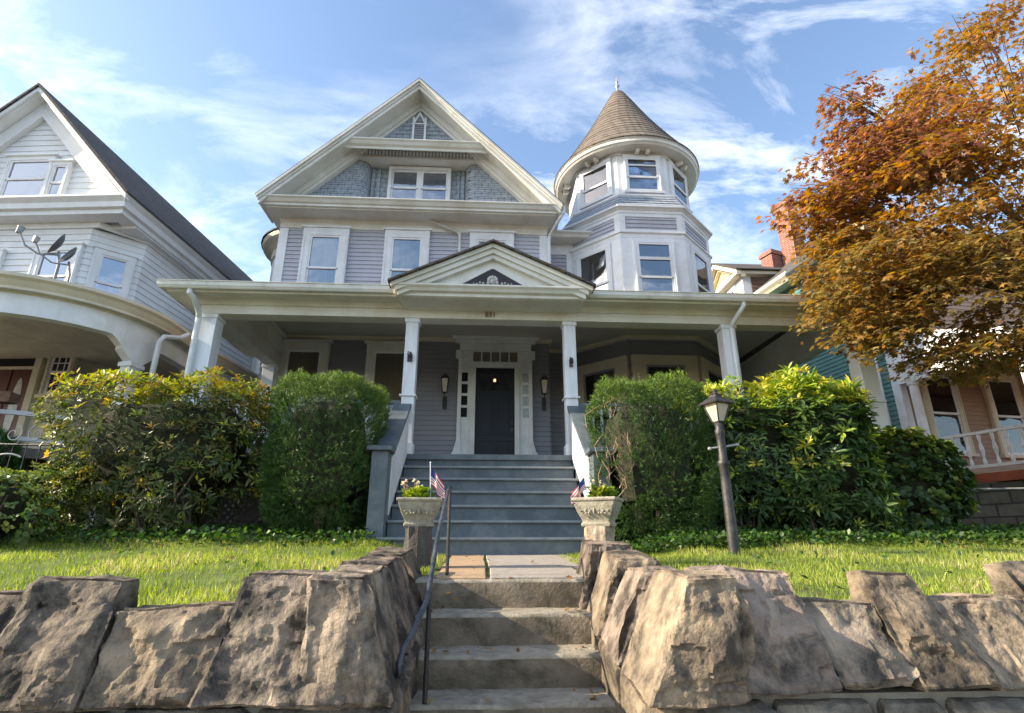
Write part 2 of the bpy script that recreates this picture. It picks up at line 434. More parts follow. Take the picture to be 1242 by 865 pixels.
for i in range(5): t.box(-.5+.2*i+.015, -.5+.2*i+.185, -.051, -.056, 2.46, 2.68)
t.build('transom_window', M['glass_dark'], H, 'row of five small dark panes over the front door')
tb = MB(F(DX, YW-.012, 1.5))
for i in range(5): tb.box(-.5+.2*i+.015, -.5+.2*i+.185, -.0502, -.0506, 2.46, 2.68)
tb.build('transom_backing', M['curtain_warm'], H)
for q in (-1, 1):
    sl = MB(F(DX+q*.655, YW-.012, 1.5))
    for k in range(4): sl.box(-.065, .065, -.061, -.066, 1.22+.26*k, 1.42+.26*k)
    sl.build('sidelight', M['interior'] if q < 0 else M['frost'], H, 'four dark panes beside the door' if q < 0 else 'pale papered panes beside the door')
    pn = MB(F(DX+q*.655, YW-.012, 1.5)); pn.box(-.09, .09, -.0605, -.075, .25, .95); pn.box(-.06, .06, -.076, -.08, .3, .9)
    pn.build('sidelight_panel', M['trim'], H)
d = MB(F(DX, YW-.012, 1.5)); d.box(-.42, .42, -.002, -.035, 0, 2.32)
for xa, xb in ((-.34, -.03), (.03, .34)):
    for za, zb in ((.15, .75), (.85, 1.65)):
        d.box(xa, xb, -.035, -.05, za, za+.03); d.box(xa, xb, -.035, -.05, zb-.03, zb)
        d.box(xa, xa+.03, -.035, -.049, za, zb); d.box(xb-.03, xb, -.035, -.049, za, zb)
        d.prism([(xa+.06, za+.06), (xb-.06, za+.06), (xb-.06, zb-.06), (xa+.06, zb-.06)], 'y', -.035, -.047)
D = d.build('front_door', M['door'], H)
dp = MB(F(DX, YW-.012, 1.5))
for i in range(3): dp.box(-.33+.23*i, -.33+.23*i+.20, -.036, -.041, 1.80, 2.18)
dp.build('door_pane', M['glass_dark'], D)
hd = MB(F(DX, YW-.012, 1.5)); hd.lathe([(0,0),(.03,.005),(.035,.03),(.02,.05),(0,.055)], (.36, -.09, 1.02), 12); hd.box(.34, .38, -.036, -.045, .92, 1.14)
hd.build('door_handle', M['black_iron'], D)
gl = MB(); gl.lathe([(0,-.03),(.02,-.02),(.026,.0),(.018,.03),(0,.04)], (.26, YW-.075, 3.53), 12); gl.build('door_glow_bead', M['glow'], D)  # small warm emissive bead set against the door panes
# ---- wall lanterns
for x in (-.80, 1.32):
    l = MB(F(x, YW-.02, 3.05))
    l.tube([(0,-.02,-.12),(0,-.04,-.05),(0,-.12,.0),(0,-.16,.10),(0,-.16,.16)], .012)
    l.box(-.045, .045, 0, -.025, -.16, .12)
    l.lathe([(.0,.16),(.06,.17),(.03,.19)], (0,-.16,0), 4, off=PI/4)
    l.lathe([(.11,.47),(.12,.48),(.05,.56),(.02,.58),(0,.62)], (0,-.16,0), 4, off=PI/4)
    for k in range(4):
        a = PI/4+k*PI/2
        l.tube([(.06*math.cos(a),-.16+.06*math.sin(a),.17),(.105*math.cos(a),-.16+.105*math.sin(a),.47)], .008, 5)
    L_ = l.build('wall_lantern', M['black_iron'], H)
    gg = MB(F(x, YW-.02, 3.05)); gg.lathe([(.055,.18),(.10,.465)], (0,-.16,0), 4, off=PI/4); gg.build('lantern_glass', M['frost_lamp'], L_)
# ---- front gable
XC, ZP, GL, ZE, GR = -1.69, 11.06, -5.12, 7.60, 1.76
YG = 10.72
inr = lambda d_: (lambda z: XC-(ZP-d_-z)/1.0087, lambda z: XC+(ZP-d_-z)/1.0087)
lo, hi = inr(.36)
b = MB(); yb = 11.32
cl = [(-5.1, yb), (-3.15, yb)] + [(-3.15+.28*math.sin(a), yb+.28*(1-math.cos(a))) for a in np.linspace(.2, PI/2, 7)]
cr = [(-.23-.28*math.sin(a), yb+.28*(1-math.cos(a))) for a in np.linspace(PI/2, .2, 7)] + [(-.23, yb), (1.9, yb)]
b.siding(cl, 7.62, 9.2, .125, .018, lo=lo); b.siding(cr, 7.62, 9.2, .125, .018, hi=hi)
b.siding([(-4, 11.22), (.6, 11.22)], 9.2, 10.7, .125, .018, lo=lo, hi=hi)
b.build('gable_wall', M['shingle_wall'], H)
b = MB(); b.box(-2.88, -.50, 11.62, 11.7, 7.6, 9.3)
for xx in (-2.80, -2.66, -.70, -.58): b.box(xx-.035, xx+.035, 11.58, 11.62, 7.6, 9.2)
b.build('gable_recess', M['shingle_wall'], H)
b = MB(); b.box(-4.6, 1.2, 11.7, 11.8, 7.5, 8.2); b.prism([(-4.9,7.5),(1.5,7.5),(XC,10.7)], 'y', 11.75, 11.85); b.build('gable_core', M['siding_low'], H)
window(H, F(-1.645, 11.60, 8.02), 1.38, .98, .075, .075, True, 'lace', (0, 1), .48, mull=1, cap=0, proud=.05, label='wide double attic window with lace curtains in the gable recess')
# vent window in the gable top
v = MB(F(XC, 11.2, 9.6)); v.box(-.17, -.12, 0, -.05, 0, .72); v.box(.12, .17, 0, -.05, 0, .72); v.box(-.2, .2, 0, -.06, .50, .53)
v.prism([(-.17,.53),(-.12,.53),(0,.78),(.12,.53),(.17,.53),(0,.90)], 'y', 0, -.055); v.box(-.01, .01, -.01, -.05, .8, 1.0)
VF = v.build('gable_vent', M['trim'], H)
v = MB(F(XC, 11.2, 9.6)); v.prism([(-.12,0),(.12,0),(.12,.53),(0,.76),(-.12,.53)], 'y', -.005, -.02)
for k in range(9): v.box(-.12, .12, -.021, -.035, .04+.07*k, .06+.07*k)
v.build('vent_louver', M['siding_low'], VF)
# rakes (crown, fascia, soffit, frieze board)
b = MB()
b.rake(XC, ZP, GL, ZE, GR, ZE, YG-.07, YG+.05, 0.0, .08)
b.rake(XC, ZP, GL+.02, ZE+.02, GR-.02, ZE+.02, YG-.03, YG+.05, .082, .15)
b.rake(XC, ZP, GL+.04, ZE+.04, GR-.04, ZE+.04, YG+.0, YG+.05, .152, .26)
b.rake(XC, ZP, GL+.04, ZE+.04, GR-.04, ZE+.04, YG+.052, 11.6, .20, .235)
b.rake(XC, ZP, GL+.3, ZE+.30, GR-.3, ZE+.30, 11.12, 11.32, .237, .40)
b.rake(XC, ZP, GL+.3, ZE+.30, GR-.3, ZE+.30, 11.17, 11.32, .402, .50)
b.build('gable_rake', M['cream'], H, bevel=.006)
# lower pent cornice across the gable foot with returns, and the upper one
prof = [(0,7.62),(.02,7.62),(.02,7.59),(-.02,7.56),(-.06,7.50),(-.10,7.48),(-.10,7.43),(-.16,7.42),(-.16,7.40),(-.6,7.40),(-.6,7.43)]
b = MB(); b.sweep([(GL, 20.5), (GL, YG), (GR, YG), (GR, 11.9)], prof)
b.prism([(YG,7.60),(YG,7.625),(11.3,7.72),(11.3,7.6)], 'x', GL+.03, GR-.03)
b.sweep([(XL, 20.5), (XL, YW), (XR, YW), (XR, 11.9)], [(0,7.41),(.09,7.41),(.05,7.34),(.035,7.32),(.035,7.18),(0,7.18)])
b.build('main_cornice', M['cream'], H, bevel=.004)
pu = [(0,9.30),(.02,9.30),(.02,9.27),(-.02,9.24),(-.06,9.18),(-.12,9.15),(-.12,9.09),(-.16,9.10),(-.20,9.22),(-.52,9.36),(-.52,9.40)]
b = MB(); b.sweep([(-3.50, YG+.03), (.12, YG+.03)], pu); b.box(-3.22, -.16, 11.24, 11.66, 9.11, 9.42); b.box(-3.24, -.14, 11.21, 11.24, 9.11, 9.16)
b.prism([(YG+.03,9.29),(YG+.03,9.305),(11.2,9.43),(11.2,9.41)], 'x', -3.4, .02)
b.build('upper_cornice', M['cream'], H, bevel=.004)
b = MB()
for k in range(37): b.box(-3.20+k*.082, -3.20+k*.082+.045, 11.19, 11.24, 9.19, 9.31)
b.build('dentil_band', M['cream'], H)
# roofs
b = MB(); gable_roof(b, XC, ZP, GL-.02, ZE-.02, GR+.02, ZE-.02, YG-.06, 20.8, .03)
b.build('main_roof', M['roof_dark'], H)
b = MB()
b.add([(1.7,11.62,7.46),(5.6,13.1,7.46),(5.6,20.8,7.46),(-1.0,20.8,7.46),(-1.0,11.9,7.46),(3.2,16.5,8.9),(0,16.5,8.9)],
      [(4,0,1,5,6),(1,2,5),(2,3,6,5),(0,4,3,2,1)])
b.build('rear_roof', M['roof_dark'], H)
b = MB(); b.sweep([(1.58, 11.55), (2.75, 11.55)], [(0,7.44),(.02,7.44),(.02,7.40),(-.03,7.36),(-.06,7.30),(-.12,7.28),(-.5,7.28),(-.5,7.44)]); b.build('recess_cornice', M['cream'], H)
# pipes on the wall
b = MB(); b.tube([(-1.28,11.2,7.42),(-1.26,11.22,7.36),(-.66,11.3,7.16),(-.60,11.3,7.10)], .035); b.tube([(-.60,11.3,7.12),(-.59,11.32,6.2),(-.59,11.32,5.0)], .03)
b.build('downspout', M['gutter'], H, 'thin grey pipe slanting across the second-floor wall')
b = MB(); b.tube([(1.80,10.78,7.6),(1.80,10.78,7.42),(1.72,10.85,7.33),(1.53,11.28,7.12),(1.51,11.3,7.02),(1.51,11.3,4.9)], .04); b.build('downspout', M['spout'], H, 'white downspout at the right corner of the gable wall')
# round bay on the left flank
b = MB(); cb_ = (-4.85, 14.6, 0)
b.lathe([(1.25,1.5),(1.25,7.75)], cb_, 32); b.build('side_bay_wall', M['white_siding'], H, smooth=True)
b = MB(); b.lathe([(1.25,7.7),(1.30,7.72),(1.30,7.95),(1.42,8.05),(1.55,8.12),(1.58,8.2),(1.58,8.25),(1.3,8.25)], cb_, 32); b.build('side_bay_cornice', M['buff'], H)
b = MB(); b.lathe([(1.62,8.25),(1.62,8.29),(1.1,8.55),(0,9.1)], cb_, 32); b.build('side_bay_roof', M['roof_dark'], H)

# ---- turret
TC = (3.9, 12.8); c8 = math.cos(PI/8)
def octo(ap, ang0=-90-22.5-90, n=8):
    r = ap/c8
    return [(TC[0]+r*math.cos(R(-202.5+45*i)), TC[1]+r*math.sin(R(-202.5+45*i))) for i in range(n)]
def oct_path(ap): return octo(ap)[0:6]    # left flank round the front to the right flank
def osid(mb, ap, z0, z1, ex=.105, lip=.02): mb.siding(oct_path(ap), z0, z1, ex, lip)
b = MB(); osid(b, 1.80, 4.4, 7.7); b.build('turret_wall', M['siding'], H)
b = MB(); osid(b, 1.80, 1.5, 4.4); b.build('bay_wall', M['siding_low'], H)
b = MB()
for ap0, ap1, z0, z1, n in ((1.93,1.60,7.76,8.24,4),):
    for k in range(n):
        za = z0+(z1-z0)*k/n; zb = z0+(z1-z0)*(k+1)/n; aa = ap0+(ap1-ap0)*k/n; ab = ap0+(ap1-ap0)*(k+1)/n
        A = octo(aa+.02); B = octo(ab); Cc = octo(aa)
        for i in range(8):
            j = (i+1) % 8
            b.quad((*A[i], za), (*A[j], za), (*B[j], zb), (*B[i], zb)); b.quad((*Cc[i], za), (*Cc[j], za), (*A[j], za), (*A[i], za))
b.build('turret_skirt', M['shingle_wall'], H)
b = MB(); P8 = octo(1.5); b.add([(*p, 8.2) for p in P8]+[(*p, 9.7) for p in P8], [(i, (i+1) % 8, (i+1) % 8+8, i+8) for i in range(8)]); b.build('turret_upper_wall', M['trim'], H)
b = MB(); P8 = octo(1.70); b.add([(*p, 1.3) for p in P8]+[(*p, 7.74) for p in P8], [(i, (i+1) % 8, (i+1) % 8+8, i+8) for i in range(8)]); b.build('turret_core', M['siding_low'], H)
def ring(mb, ap, prof): mb.sweep(octo(ap), prof, closed=True)
b = MB()
ring(b, 1.80, [(-.05,7.60),(.045,7.60),(.05,7.66),(.10,7.70),(.15,7.72),(.15,7.76),(-.05,7.77)])
ring(b, 1.80, [(-.05,6.94),(.035,6.94),(.04,7.04),(.08,7.06),(.08,7.10),(.02,7.12),(-.05,7.12)])
ring(b, 1.50, [(-.05,8.22),(.10,8.22),(.13,8.25),(.13,8.29),(.03,8.31),(-.05,8.31)])
ring(b, 1.50, [(-.05,9.50),(.03,9.50),(.03,9.56),(.08,9.62),(.08,9.68),(-.05,9.68)])
b.build('turret_moulding', M['trim'], H, bevel=.004)
# corner boards of both storeys, panel frames
b = MB()
for i in range(0, 5):
    for ap, z0, z1, wd in ((1.80, 4.5, 6.94, .262), (1.80, 7.12, 7.60, .13)):
        P = octo(ap); p0 = Vector(P[i]); p1 = Vector(P[i+1]); a = math.degrees(math.atan2(p1.y-p0.y, p1.x-p0.x)); Ls = (p1-p0).length
        b.M = F(p0.x, p0.y, 0, a)
        b.box(-.01, wd, -.032, .01, z0, z1); b.box(Ls-wd, Ls+.01, -.032, .01, z0, z1)
        b.box(wd-.001, Ls-wd+.001, -.03, .01, z1-.09, z1+.001)
        if z0 > 7: b.box(wd-.001, Ls-wd+.001, -.03, .01, z0-.001, z0+.05)
b.M = Matrix.Identity(4); b.build('turret_board', M['trim'], H, bevel=.005)
for lvl, ap, zb, wd, hh, sp in (('upper', 1.5, 8.42, .80, .98, .42), ('lower', 1.80, 4.95, .80, 1.85, .52)):
    P = octo(ap)
    for i, nm in ((1, 'left'), (2, 'front'), (3, 'right')):
        p0 = Vector(P[i]); p1 = Vector(P[i+1]); a = math.degrees(math.atan2(p1.y-p0.y, p1.x-p0.x)); mid = (p0+p1)/2
        Fm = F(mid.x, mid.y, zb, a)
        window(H, Fm, wd, hh, .07 if lvl == 'upper' else .09, .09, True, 'curtain' if (lvl == 'lower' and i == 2) or (lvl == 'upper' and i < 3) else None, (0, .46 if lvl == 'lower' else .34), sp, cap=0,
               label='%s-storey turret window facing %s' % (lvl, nm), proud=-.01)
        if i == 2:
            st = MB(Fm); st.box(-wd/2+.03, wd/2-.03, -.06, -.075, hh*.76, hh*.80); st.build('storm_rail', M['trim'], H)
# porch-level bay windows
P = octo(1.80)
for i in (1, 2, 3):
    p0 = Vector(P[i]); p1 = Vector(P[i+1]); a = math.degrees(math.atan2(p1.y-p0.y, p1.x-p0.x)); mid = (p0+p1)/2
    window(H, F(mid.x, mid.y, 2.1, a), .84, 1.72, .30, .22, True, None, (0, 1), .45, 'glass_dark', 'buff', cap=0, sash='siding_low', label='dark porch bay window with wide buff casing')
# conical roof
b = MB()
cone = [(1.97,9.72),(1.99,9.76),(1.80,10.02),(1.50,10.50),(1.20,11.0),(.92,11.5),(.66,12.0),(.42,12.48),(.26,12.78),(.18,12.92),(.08,13.0),(0,13.03)]
pr2 = []
for i in range(len(cone)-1):
    (r0,z0),(r1,z1) = cone[i],cone[i+1]
    n = max(1, int(abs(z1-z0)/.13))
    for k in range(n):
        t0 = k/n; t1 = (k+1)/n
        pr2.append((r0+(r1-r0)*t0+.012, z0+(z1-z0)*t0)); pr2.append((r0+(r1-r0)*t1, z0+(z1-z0)*t1))
b.lathe(pr2, (TC[0],TC[1],0), 56); b.build('turret_roof', M['roof_tan'], H)
b = MB(); b.lathe([(1.93,9.60),(1.96,9.62),(1.96,9.70),(1.985,9.715),(1.985,9.72),(1.9,9.74)], (TC[0],TC[1],0), 56)
b.lathe([(1.35,9.66),(1.62,9.64),(1.62,9.58),(1.90,9.56),(1.93,9.60)], (TC[0],TC[1],0), 56); b.build('turret_eave', M['cream'], H)
b = MB(); b.lathe([(.06,12.95),(.07,13.05),(.03,13.12),(.03,13.2),(.075,13.26),(.03,13.32),(.02,13.36),(.05,13.41),(.02,13.47),(.012,13.6),(0,13.68)], (TC[0],TC[1],0), 14); b.build('roof_finial', M['dish_arm'], H, smooth=True)
P = octo(1.5)
for i in (0, 1, 2, 3, 4):
    p0 = Vector(P[i]); p1 = Vector(P[i+1]); a = math.degrees(math.atan2(p1.y-p0.y, p1.x-p0.x)); mid = (p0+p1)/2
    for q in (-.13, .13):
        k = MB(F(mid.x, mid.y, 0, a)); k.prism([(-.08,9.50),(-.14,9.45),(-.22,9.46),(-.26,9.52),(-.26,9.585),(-.08,9.62)], 'x', q-.045, q+.045)
        k.build('eave_bracket', M['cream'], H, bevel=.01)

# ---- porch
PX0, PX1 = -4.60, 6.66
b = MB(); b.box(PX0-.1, PX1+.1, 8.37, YW, 1.42, 1.50); b.box(5.3, PX1+.1, YW, 16, 1.42, 1.50); b.build('porch_floor', M['deck'], H)
b = MB(); b.box(PX0-.05, PX1+.05, 8.42, 8.46, 1.20, 1.42); b.box(PX0-.05, PX0, 8.42, YW, 1.2, 1.42); b.box(PX1, PX1+.05, 8.42, 16, 1.2, 1.42); b.build('porch_apron', M['deck'], H)
b = MB(); b.prism([(8.70,4.16),(9.75,4.48),(YW+.6,4.50),(YW+.6,4.53),(9.7,4.51),(8.70,4.19)], 'x', PX0+.1, PX1-.1); b.box(5.25, PX1-.2, YW+.62, 16, 4.50, 4.53)
b.build('porch_ceiling', M['ceil'], H)
b = MB(); b.sweep([(XL+.0, YW), (XR, YW), (XR, 12.0), (2.2, 12.0)], [(0,4.42),(.03,4.42),(.08,4.47),(.08,4.5),(0,4.5)])
b.sweep(oct_path(1.80), [(-.02,4.42),(.05,4.42),(.10,4.47),(.10,4.5),(-.02,4.5)]); b.build('ceiling_moulding', M['buff'], H)
# beams
b = MB(); b.box(PX0, PX1, 8.42, 8.70, 3.75, 4.12); b.box(PX0+.1, PX1-.1, 8.62, 8.70, 4.12, 4.20)
b.prism([(8.70,3.752),(YW-.03,3.752),(YW-.03,4.5),(9.75,4.47),(8.70,4.15)], 'x', PX0+.02, PX0+.27)
b.prism([(PX1-.27,3.752),(PX1-.002,3.752),(PX1-.002,4.2),(PX1-.27,4.42)], 'y', 8.70, 16)
b.box(PX0+.27, PX1-.27, 8.70, 8.73, 3.83, 3.87); b.box(PX0+.27, PX0+.31, 8.73, YW-.05, 4.05, 4.12); b.box(PX0+.27, PX0+.35, 9.8, YW-.05, 4.40, 4.47)
b.build('porch_beam', M['cream'], H, bevel=.006)
b = MB()
pe = [(-.0,3.98),(.36,3.96),(.37,3.98),(.37,4.0),(.0,4.06)]
b.sweep([(PX0, 15.9), (PX0, 8.42), (PX1, 8.42), (PX1, 15.9)][1:3] if False else [(PX0, YW-.05), (PX0, 8.42), (PX1, 8.42), (PX1, 15.9)], pe)
b.sweep([(PX0, YW-.05), (PX0, 8.42), (PX1, 8.42), (PX1, 15.9)], [(0,3.90),(.03,3.90),(.09,3.975),(0,3.975)])
b.build('porch_soffit', M['cream'], H)
b = MB()
for seg in ([(PX0-.38, YW-.05), (PX0-.38, 8.04), (-1.45, 8.04)], [(1.70, 8.04), (PX1+.38, 8.04), (PX1+.38, 15.9)]):
    b.sweep(seg, [(-.0,3.985),(.07,3.985),(.10,4.03),(.10,4.09),(.115,4.095),(.115,4.105),(.09,4.105),(.085,4.0),(0,4.0)])
b.build('gutter', M['gutter'], H)
b = MB()
b.add([(PX0-.38,8.03,4.07),(PX1+.38,8.03,4.07),(5.2,11.9,5.15),(XL,11.9,5.15),(PX0-.38,12,4.07),(PX1+.38,16,4.07),(5.2,16,5.15)],
      [(0,1,2,3),(0,3,4),(1,5,6,2)]); b.build('porch_roof', M['roof_dark'], H)
# posts
def post(x, y, w=.20, z0=1.5, z1=3.75, nm='porch_post', lab=None):
    p = MB(F(x, y)); h = w/2
    p.box(-h, h, -h, h, z0, z1); p.box(-h-.02, h+.02, -h-.02, h+.02, z1-.07, z1-.001); p.box(-h-.025, h+.025, -h-.025, h+.025, z0+.001, z0+.18)
    p.box(-h-.03, h+.03, -h-.03, h+.03, z0+.92, z0+.95)
    return p.build(nm, M['post'], H, lab, bevel=.006)
post(-1.18, 8.55); post(1.44, 8.55); post(4.17, 8.55, .23); post(-4.46, 8.57, .26); post(6.50, 8.57, .28); post(6.5, 15.6); post(-4.46, 11.22, .24)
for x, z, s_ in ((-1.18, 3.05, 1), (1.44, 3.0, .7)):
    o = MB(F(x, 8.43, z)); o.box(-.04*s_, .04*s_, 0, -.02, -.06, .06); o.lathe([(0,0),(.03,.01),(.02,.08),(0,.1)], (.01,-.04,0), 8); o.tube([(0,-.02,.02),(-.03,-.06,.04),(-.02,-.08,.09)], .01)
    o.build('post_fitting', M['black_iron'], H, 'black iron flag bracket screwed to a porch post')
# railings
def railing(x0, x1, y=8.55, zt=2.36):
    r = MB(); r.box(x0, x1, y-.05, y+.05, zt-.05, zt); r.box(x0, x1, y-.03, y+.03, 1.60, 1.66)
    o = r.build('railing', M['deck'], H, bevel=.006)
    n = int((x1-x0)/.14)
    for i in range(n):
        x = x0+(x1-x0)*(i+.5)/n
        q = MB(); q.lathe([(.02,0),(.028,.12),(.018,.18),(.03,.34),(.018,.48),(.028,.56),(.02,.65)], (x, y, 1.66), 6); q.build('baluster', M['post'], o)
railing(-4.32, -1.30); railing(1.56, 4.05); railing(4.29, 6.17)
# downspouts of the porch
b = MB(); b.tube([(-4.60,8.02,4.0),(-4.60,8.02,3.93),(-4.56,8.10,3.87),(-4.55,8.30,3.72),(-4.58,8.38,3.64),(-4.58,8.38,1.5),(-4.58,8.38,.3)], .045, 10); b.build('downspout', M['spout'], H, 'white downspout on the left corner porch post')
b = MB(); b.tube([(4.28,8.02,4.0),(4.28,8.02,3.93),(4.24,8.10,3.85),(4.20,8.30,3.73),(4.20,8.38,3.66),(4.20,8.38,1.5),(4.20,8.38,.3)], .04, 10); b.build('downspout', M['spout'], H, 'white downspout on the porch post right of the steps')
# lattice skirt
def lattice(x0, x1, y, z0, z1, par, mt='lattice', rot=None, step=.11):
    l = MB(rot)
    h = z1-z0; x = x0-h
    while x < x1:
        for sg in (1, -1):
            xa, xb = (x, x+h) if sg > 0 else (x+h, x)
            za, zb = z0, z1
            pa = [(xa, za), (xb, zb)]
            # clip in x
            (ax, az), (bx, bz) = pa
            if ax > bx: (ax, az), (bx, bz) = (bx, bz), (ax, az)
            if bx <= x0 or ax >= x1: continue
            k = (bz-az)/(bx-ax)
            if ax < x0: az += k*(x0-ax); ax = x0
            if bx > x1: bz += k*(x1-bx); bx = x1
            if bx-ax < .03: continue
            w = .018*1.414
            yy = y-.006*sg
            l.prism([(ax, az-w), (bx, bz-w), (bx, bz+w), (ax, az+w)], 'y', yy-.005, yy+.005)
        x += step
    l.box(x0, x1, y-.02, y+.02, z1, z1+.06); l.box(x0, x1, y-.02, y+.02, z0-.06, z0)
    for xx in np.arange(x0, x1+.01, (x1-x0)/max(1, round((x1-x0)/1.6))): l.box(xx-.05, xx+.05, y-.03, y+.03, z0-.06, z1+.06)
    return l.build('lattice_skirt', M[mt], par)
lattice(-4.6, -1.45, 8.46, .35, 1.12, H); lattice(1.70, 6.45, 8.46, .35, 1.12, H)
# steps of the porch
SX0, SX1 = -1.13, 1.37
for k in range(7):
    y = 6.73+.28*k; z = .09+.2*k
    s = MB(); s.cur = 0
    s.box(SX0-(.16 if k == 0 else 0), SX1+(.16 if k == 0 else 0), y+.02, y+.05, z if k else .0, z+.165)
    if k < 6: s.box(SX0-(.17 if k == 0 else 0), SX1+(.17 if k == 0 else 0), y-.015, y+.31, z+.165, z+.20)
    s.cur = 1; s.box(SX0-(.17 if k == 0 else 0), SX1+(.17 if k == 0 else 0), y-.019, y-.0151, z+.175, z+.2015)  # paler strip along the front edge of each tread
    s.build('porch_step', [M['deck'], M['deck_edge']], H, bevel=.004)
for q, x0, x1 in ((-1, SX0-.24, SX0), (1, SX1, SX1+.24)):
    w = MB()
    w.prism([(6.80,.04),(6.80,1.30),(7.06,1.30),(8.42,2.24),(8.42,.3),(8.42,.04)], 'x', x0+.03, x1-.012)
    sw = w.build('stair_sidewall', M['deck'], H)
    inner = MB(); xi = (x1-.011) if q < 0 else (x0+.029)
    inner.prism([(7.06,.55),(7.06,1.27),(8.40,2.20),(8.40,1.50)], 'x', xi-.0 if q < 0 else xi-.012, xi+.012 if q < 0 else xi)
    inner.build('stair_side_panel', M['post'], H)
    c = MB()
    c.prism([(7.0,1.302),(7.0,1.352),(7.10,1.352),(8.45,2.30),(8.45,2.24),(7.10,1.302)], 'x', x0-.015, x1+.02)
    c.box(x0-.03, x1+.035, 6.74, 7.02, 1.303, 1.36)
    c.build('stair_cap', M['deck'], H, bevel=.006)
# pediment
b = MB()
PC, PZ, PL, PR_, PE = .13, 4.79, -1.45, 1.71, 4.06
b.rake(PC, PZ, PL, PE, PR_, PE, 7.72, 7.86, .0, .075); b.rake(PC, PZ, PL+.06, PE+.03, PR_-.06, PE+.03, 7.76, 7.86, .077, .16); b.rake(PC, PZ, PL+.1, PE+.05, PR_-.1, PE+.05, 7.80, 7.92, .162, .24)
b.prism([(PL+.2,4.06),(PR_-.2,4.06),(PC,4.73)], 'y', 7.88, 8.0)
b.sweep([(PL+.02, 9.0), (PL+.02, 7.78), (PR_-.02, 7.78), (PR_-.02, 9.0)], [(0,4.06),(.04,4.06),(.04,4.03),(.0,4.0),(-.03,3.96),(-.09,3.945),(-.09,3.90),(-.14,3.885),(-.6,3.885),(-.6,4.05)])
b.build('porch_pediment', M['cream'], H, bevel=.005)
b = MB(); ri = PZ+.03; t_ = .035
for xe in (PL-.04, PR_+.04):
    P_ = [(xe, 7.66, PE-.02), (PC, 7.66, PZ), (PC, 10.95, PZ), (xe, 8.10, PE-.02)]
    b.add(P_+[(x, y, z+t_) for x, y, z in P_], [(0,1,2,3),(4,7,6,5),(0,4,5,1),(0,3,7,4),(2,6,7,3)])
b.build('pediment_roof', M['roof_dark'], H)
b = MB(); b.prism([(PC-.56,4.075),(PC+.56,4.075),(PC+.02,4.40),(PC-.02,4.40)], 'y', 7.872, 7.879); b.build('tympanum_panel', M['dark_panel'], H)
o = MB(F(PC, 7.87, 4.10))
def blob(mb, cx, cz, rx, rz, t, n=14):
    vs = [(cx+rx*math.cos(2*PI*i/n), 0, cz+rz*math.sin(2*PI*i/n)) for i in range(n)]+[(cx+.6*rx*math.cos(2*PI*i/n), -t, cz+.6*rz*math.sin(2*PI*i/n)) for i in range(n)]
    mb.add(vs, [(i, (i+1) % n, (i+1) % n+n, i+n) for i in range(n)]+[tuple(range(n, 2*n))])
for a in (-70, -35, 0, 35, 70):
    blob(o, .065*math.sin(R(a)), .09+.055*math.cos(R(a)), .026, .04, .03)
blob(o, 0, .07, .05, .05, .04); blob(o, -.07, .05, .03, .03, .03); blob(o, .07, .05, .03, .03, .03)
for q in (-1, 1):
    for k in range(4): blob(o, q*(.15+.05*k), .04+.012*math.sin(k*2), .022-.003*k, .02-.003*k, .02)
o.build('pediment_ornament', M['ornament'], H, smooth=True)
# house number
cu = bpy.data.curves.new('num', 'FONT'); cu.body = '831'; cu.size = .125; cu.extrude = .008; cu.align_x = 'CENTER'
to = bpy.data.objects.new('num', cu); COL.objects.link(to); bpy.context.view_layer.update()
me = bpy.data.meshes.new_from_object(to.evaluated_get(bpy.context.evaluated_depsgraph_get()))
bpy.data.objects.remove(to)
me.materials.clear(); me.materials.append(M['gold'])
no = bpy.data.objects.new('house_number', me); COL.objects.link(no); no.parent = H
no.location = Vector((.11, 8.408, 3.785))-Vector(H.location); no.rotation_euler = (PI/2, 0, 0)

# =================================================================== LEFT HOUSE
LA = -5.4
LM = F(-7.73, 10.5, 0, LA)
LH = empty('gabled_house', tuple(LM @ Vector((-3, .5, .2))), 'white sided gabled house on the left with curved arched porch and maroon door', 'house', rz=R(LA))
b = MB(LM); b.prism([(-5.6,.55),(-1.1,.55),(-.38,1.28),(-.38,12),(-5.6,12)], 'z', .2, 6.8); b.prism([(-5.55,6.9),(-.15,6.9),(-2.8,9.9)], 'y', .62, 12); b.build('house_core', M['white_siding'], LH)
b = MB(LM)
b.siding([(-5.6,.5),(-1.05,.5),(-.32,1.22),(-.32,12.5)], 4.3, 6.85, .15, .02)
b.siding([(-6,.35),(1,.35)], 7.35, 10.0, .15, .02, lo=lambda z: -2.8-(9.95-z)/1.07, hi=lambda z: -2.8+(9.95-z)/1.07)
b.build('upper_wall', M['white_siding'], LH)
b = MB(LM); b.siding([(-5.6,.5),(-.72,.5),(-.32,1.22)], 1.5, 4.3, .17, .012); b.build('porch_wall', M['stone_siding'], LH)
b = MB(LM); b.siding([(-.32,1.22),(-.32,12.5)], 1.0, 4.3, .15, .02); b.build('side_wall', M['white_siding'], LH)
b = MB(LM)
b.rake(-2.8, 10.36, -5.75, 7.34, .0, 7.34, -.06, .04, 0, .12); b.rake(-2.8, 10.36, -5.7, 7.36, -.05, 7.36, 0, .32, .122, .16); b.rake(-2.8, 10.36, -5.4, 7.62, -.3, 7.62, .22, .34, .162, .62)
b.sweep([(-5.6, -.02), (0, -.02), (0, 12.6)], [(0,7.36),(.03,7.36),(.03,7.31),(-.02,7.26),(-.06,7.22),(-.08,7.10),(-.16,7.08),(-.16,6.98),(-.5,6.97),(-.5,7.36)])
b.sweep([(-5.6, .5), (-.9, .5), (-.32, 1.22), (-.32, 12.6)], [(0,6.99),(.05,6.99),(.05,6.84),(0,6.84)])
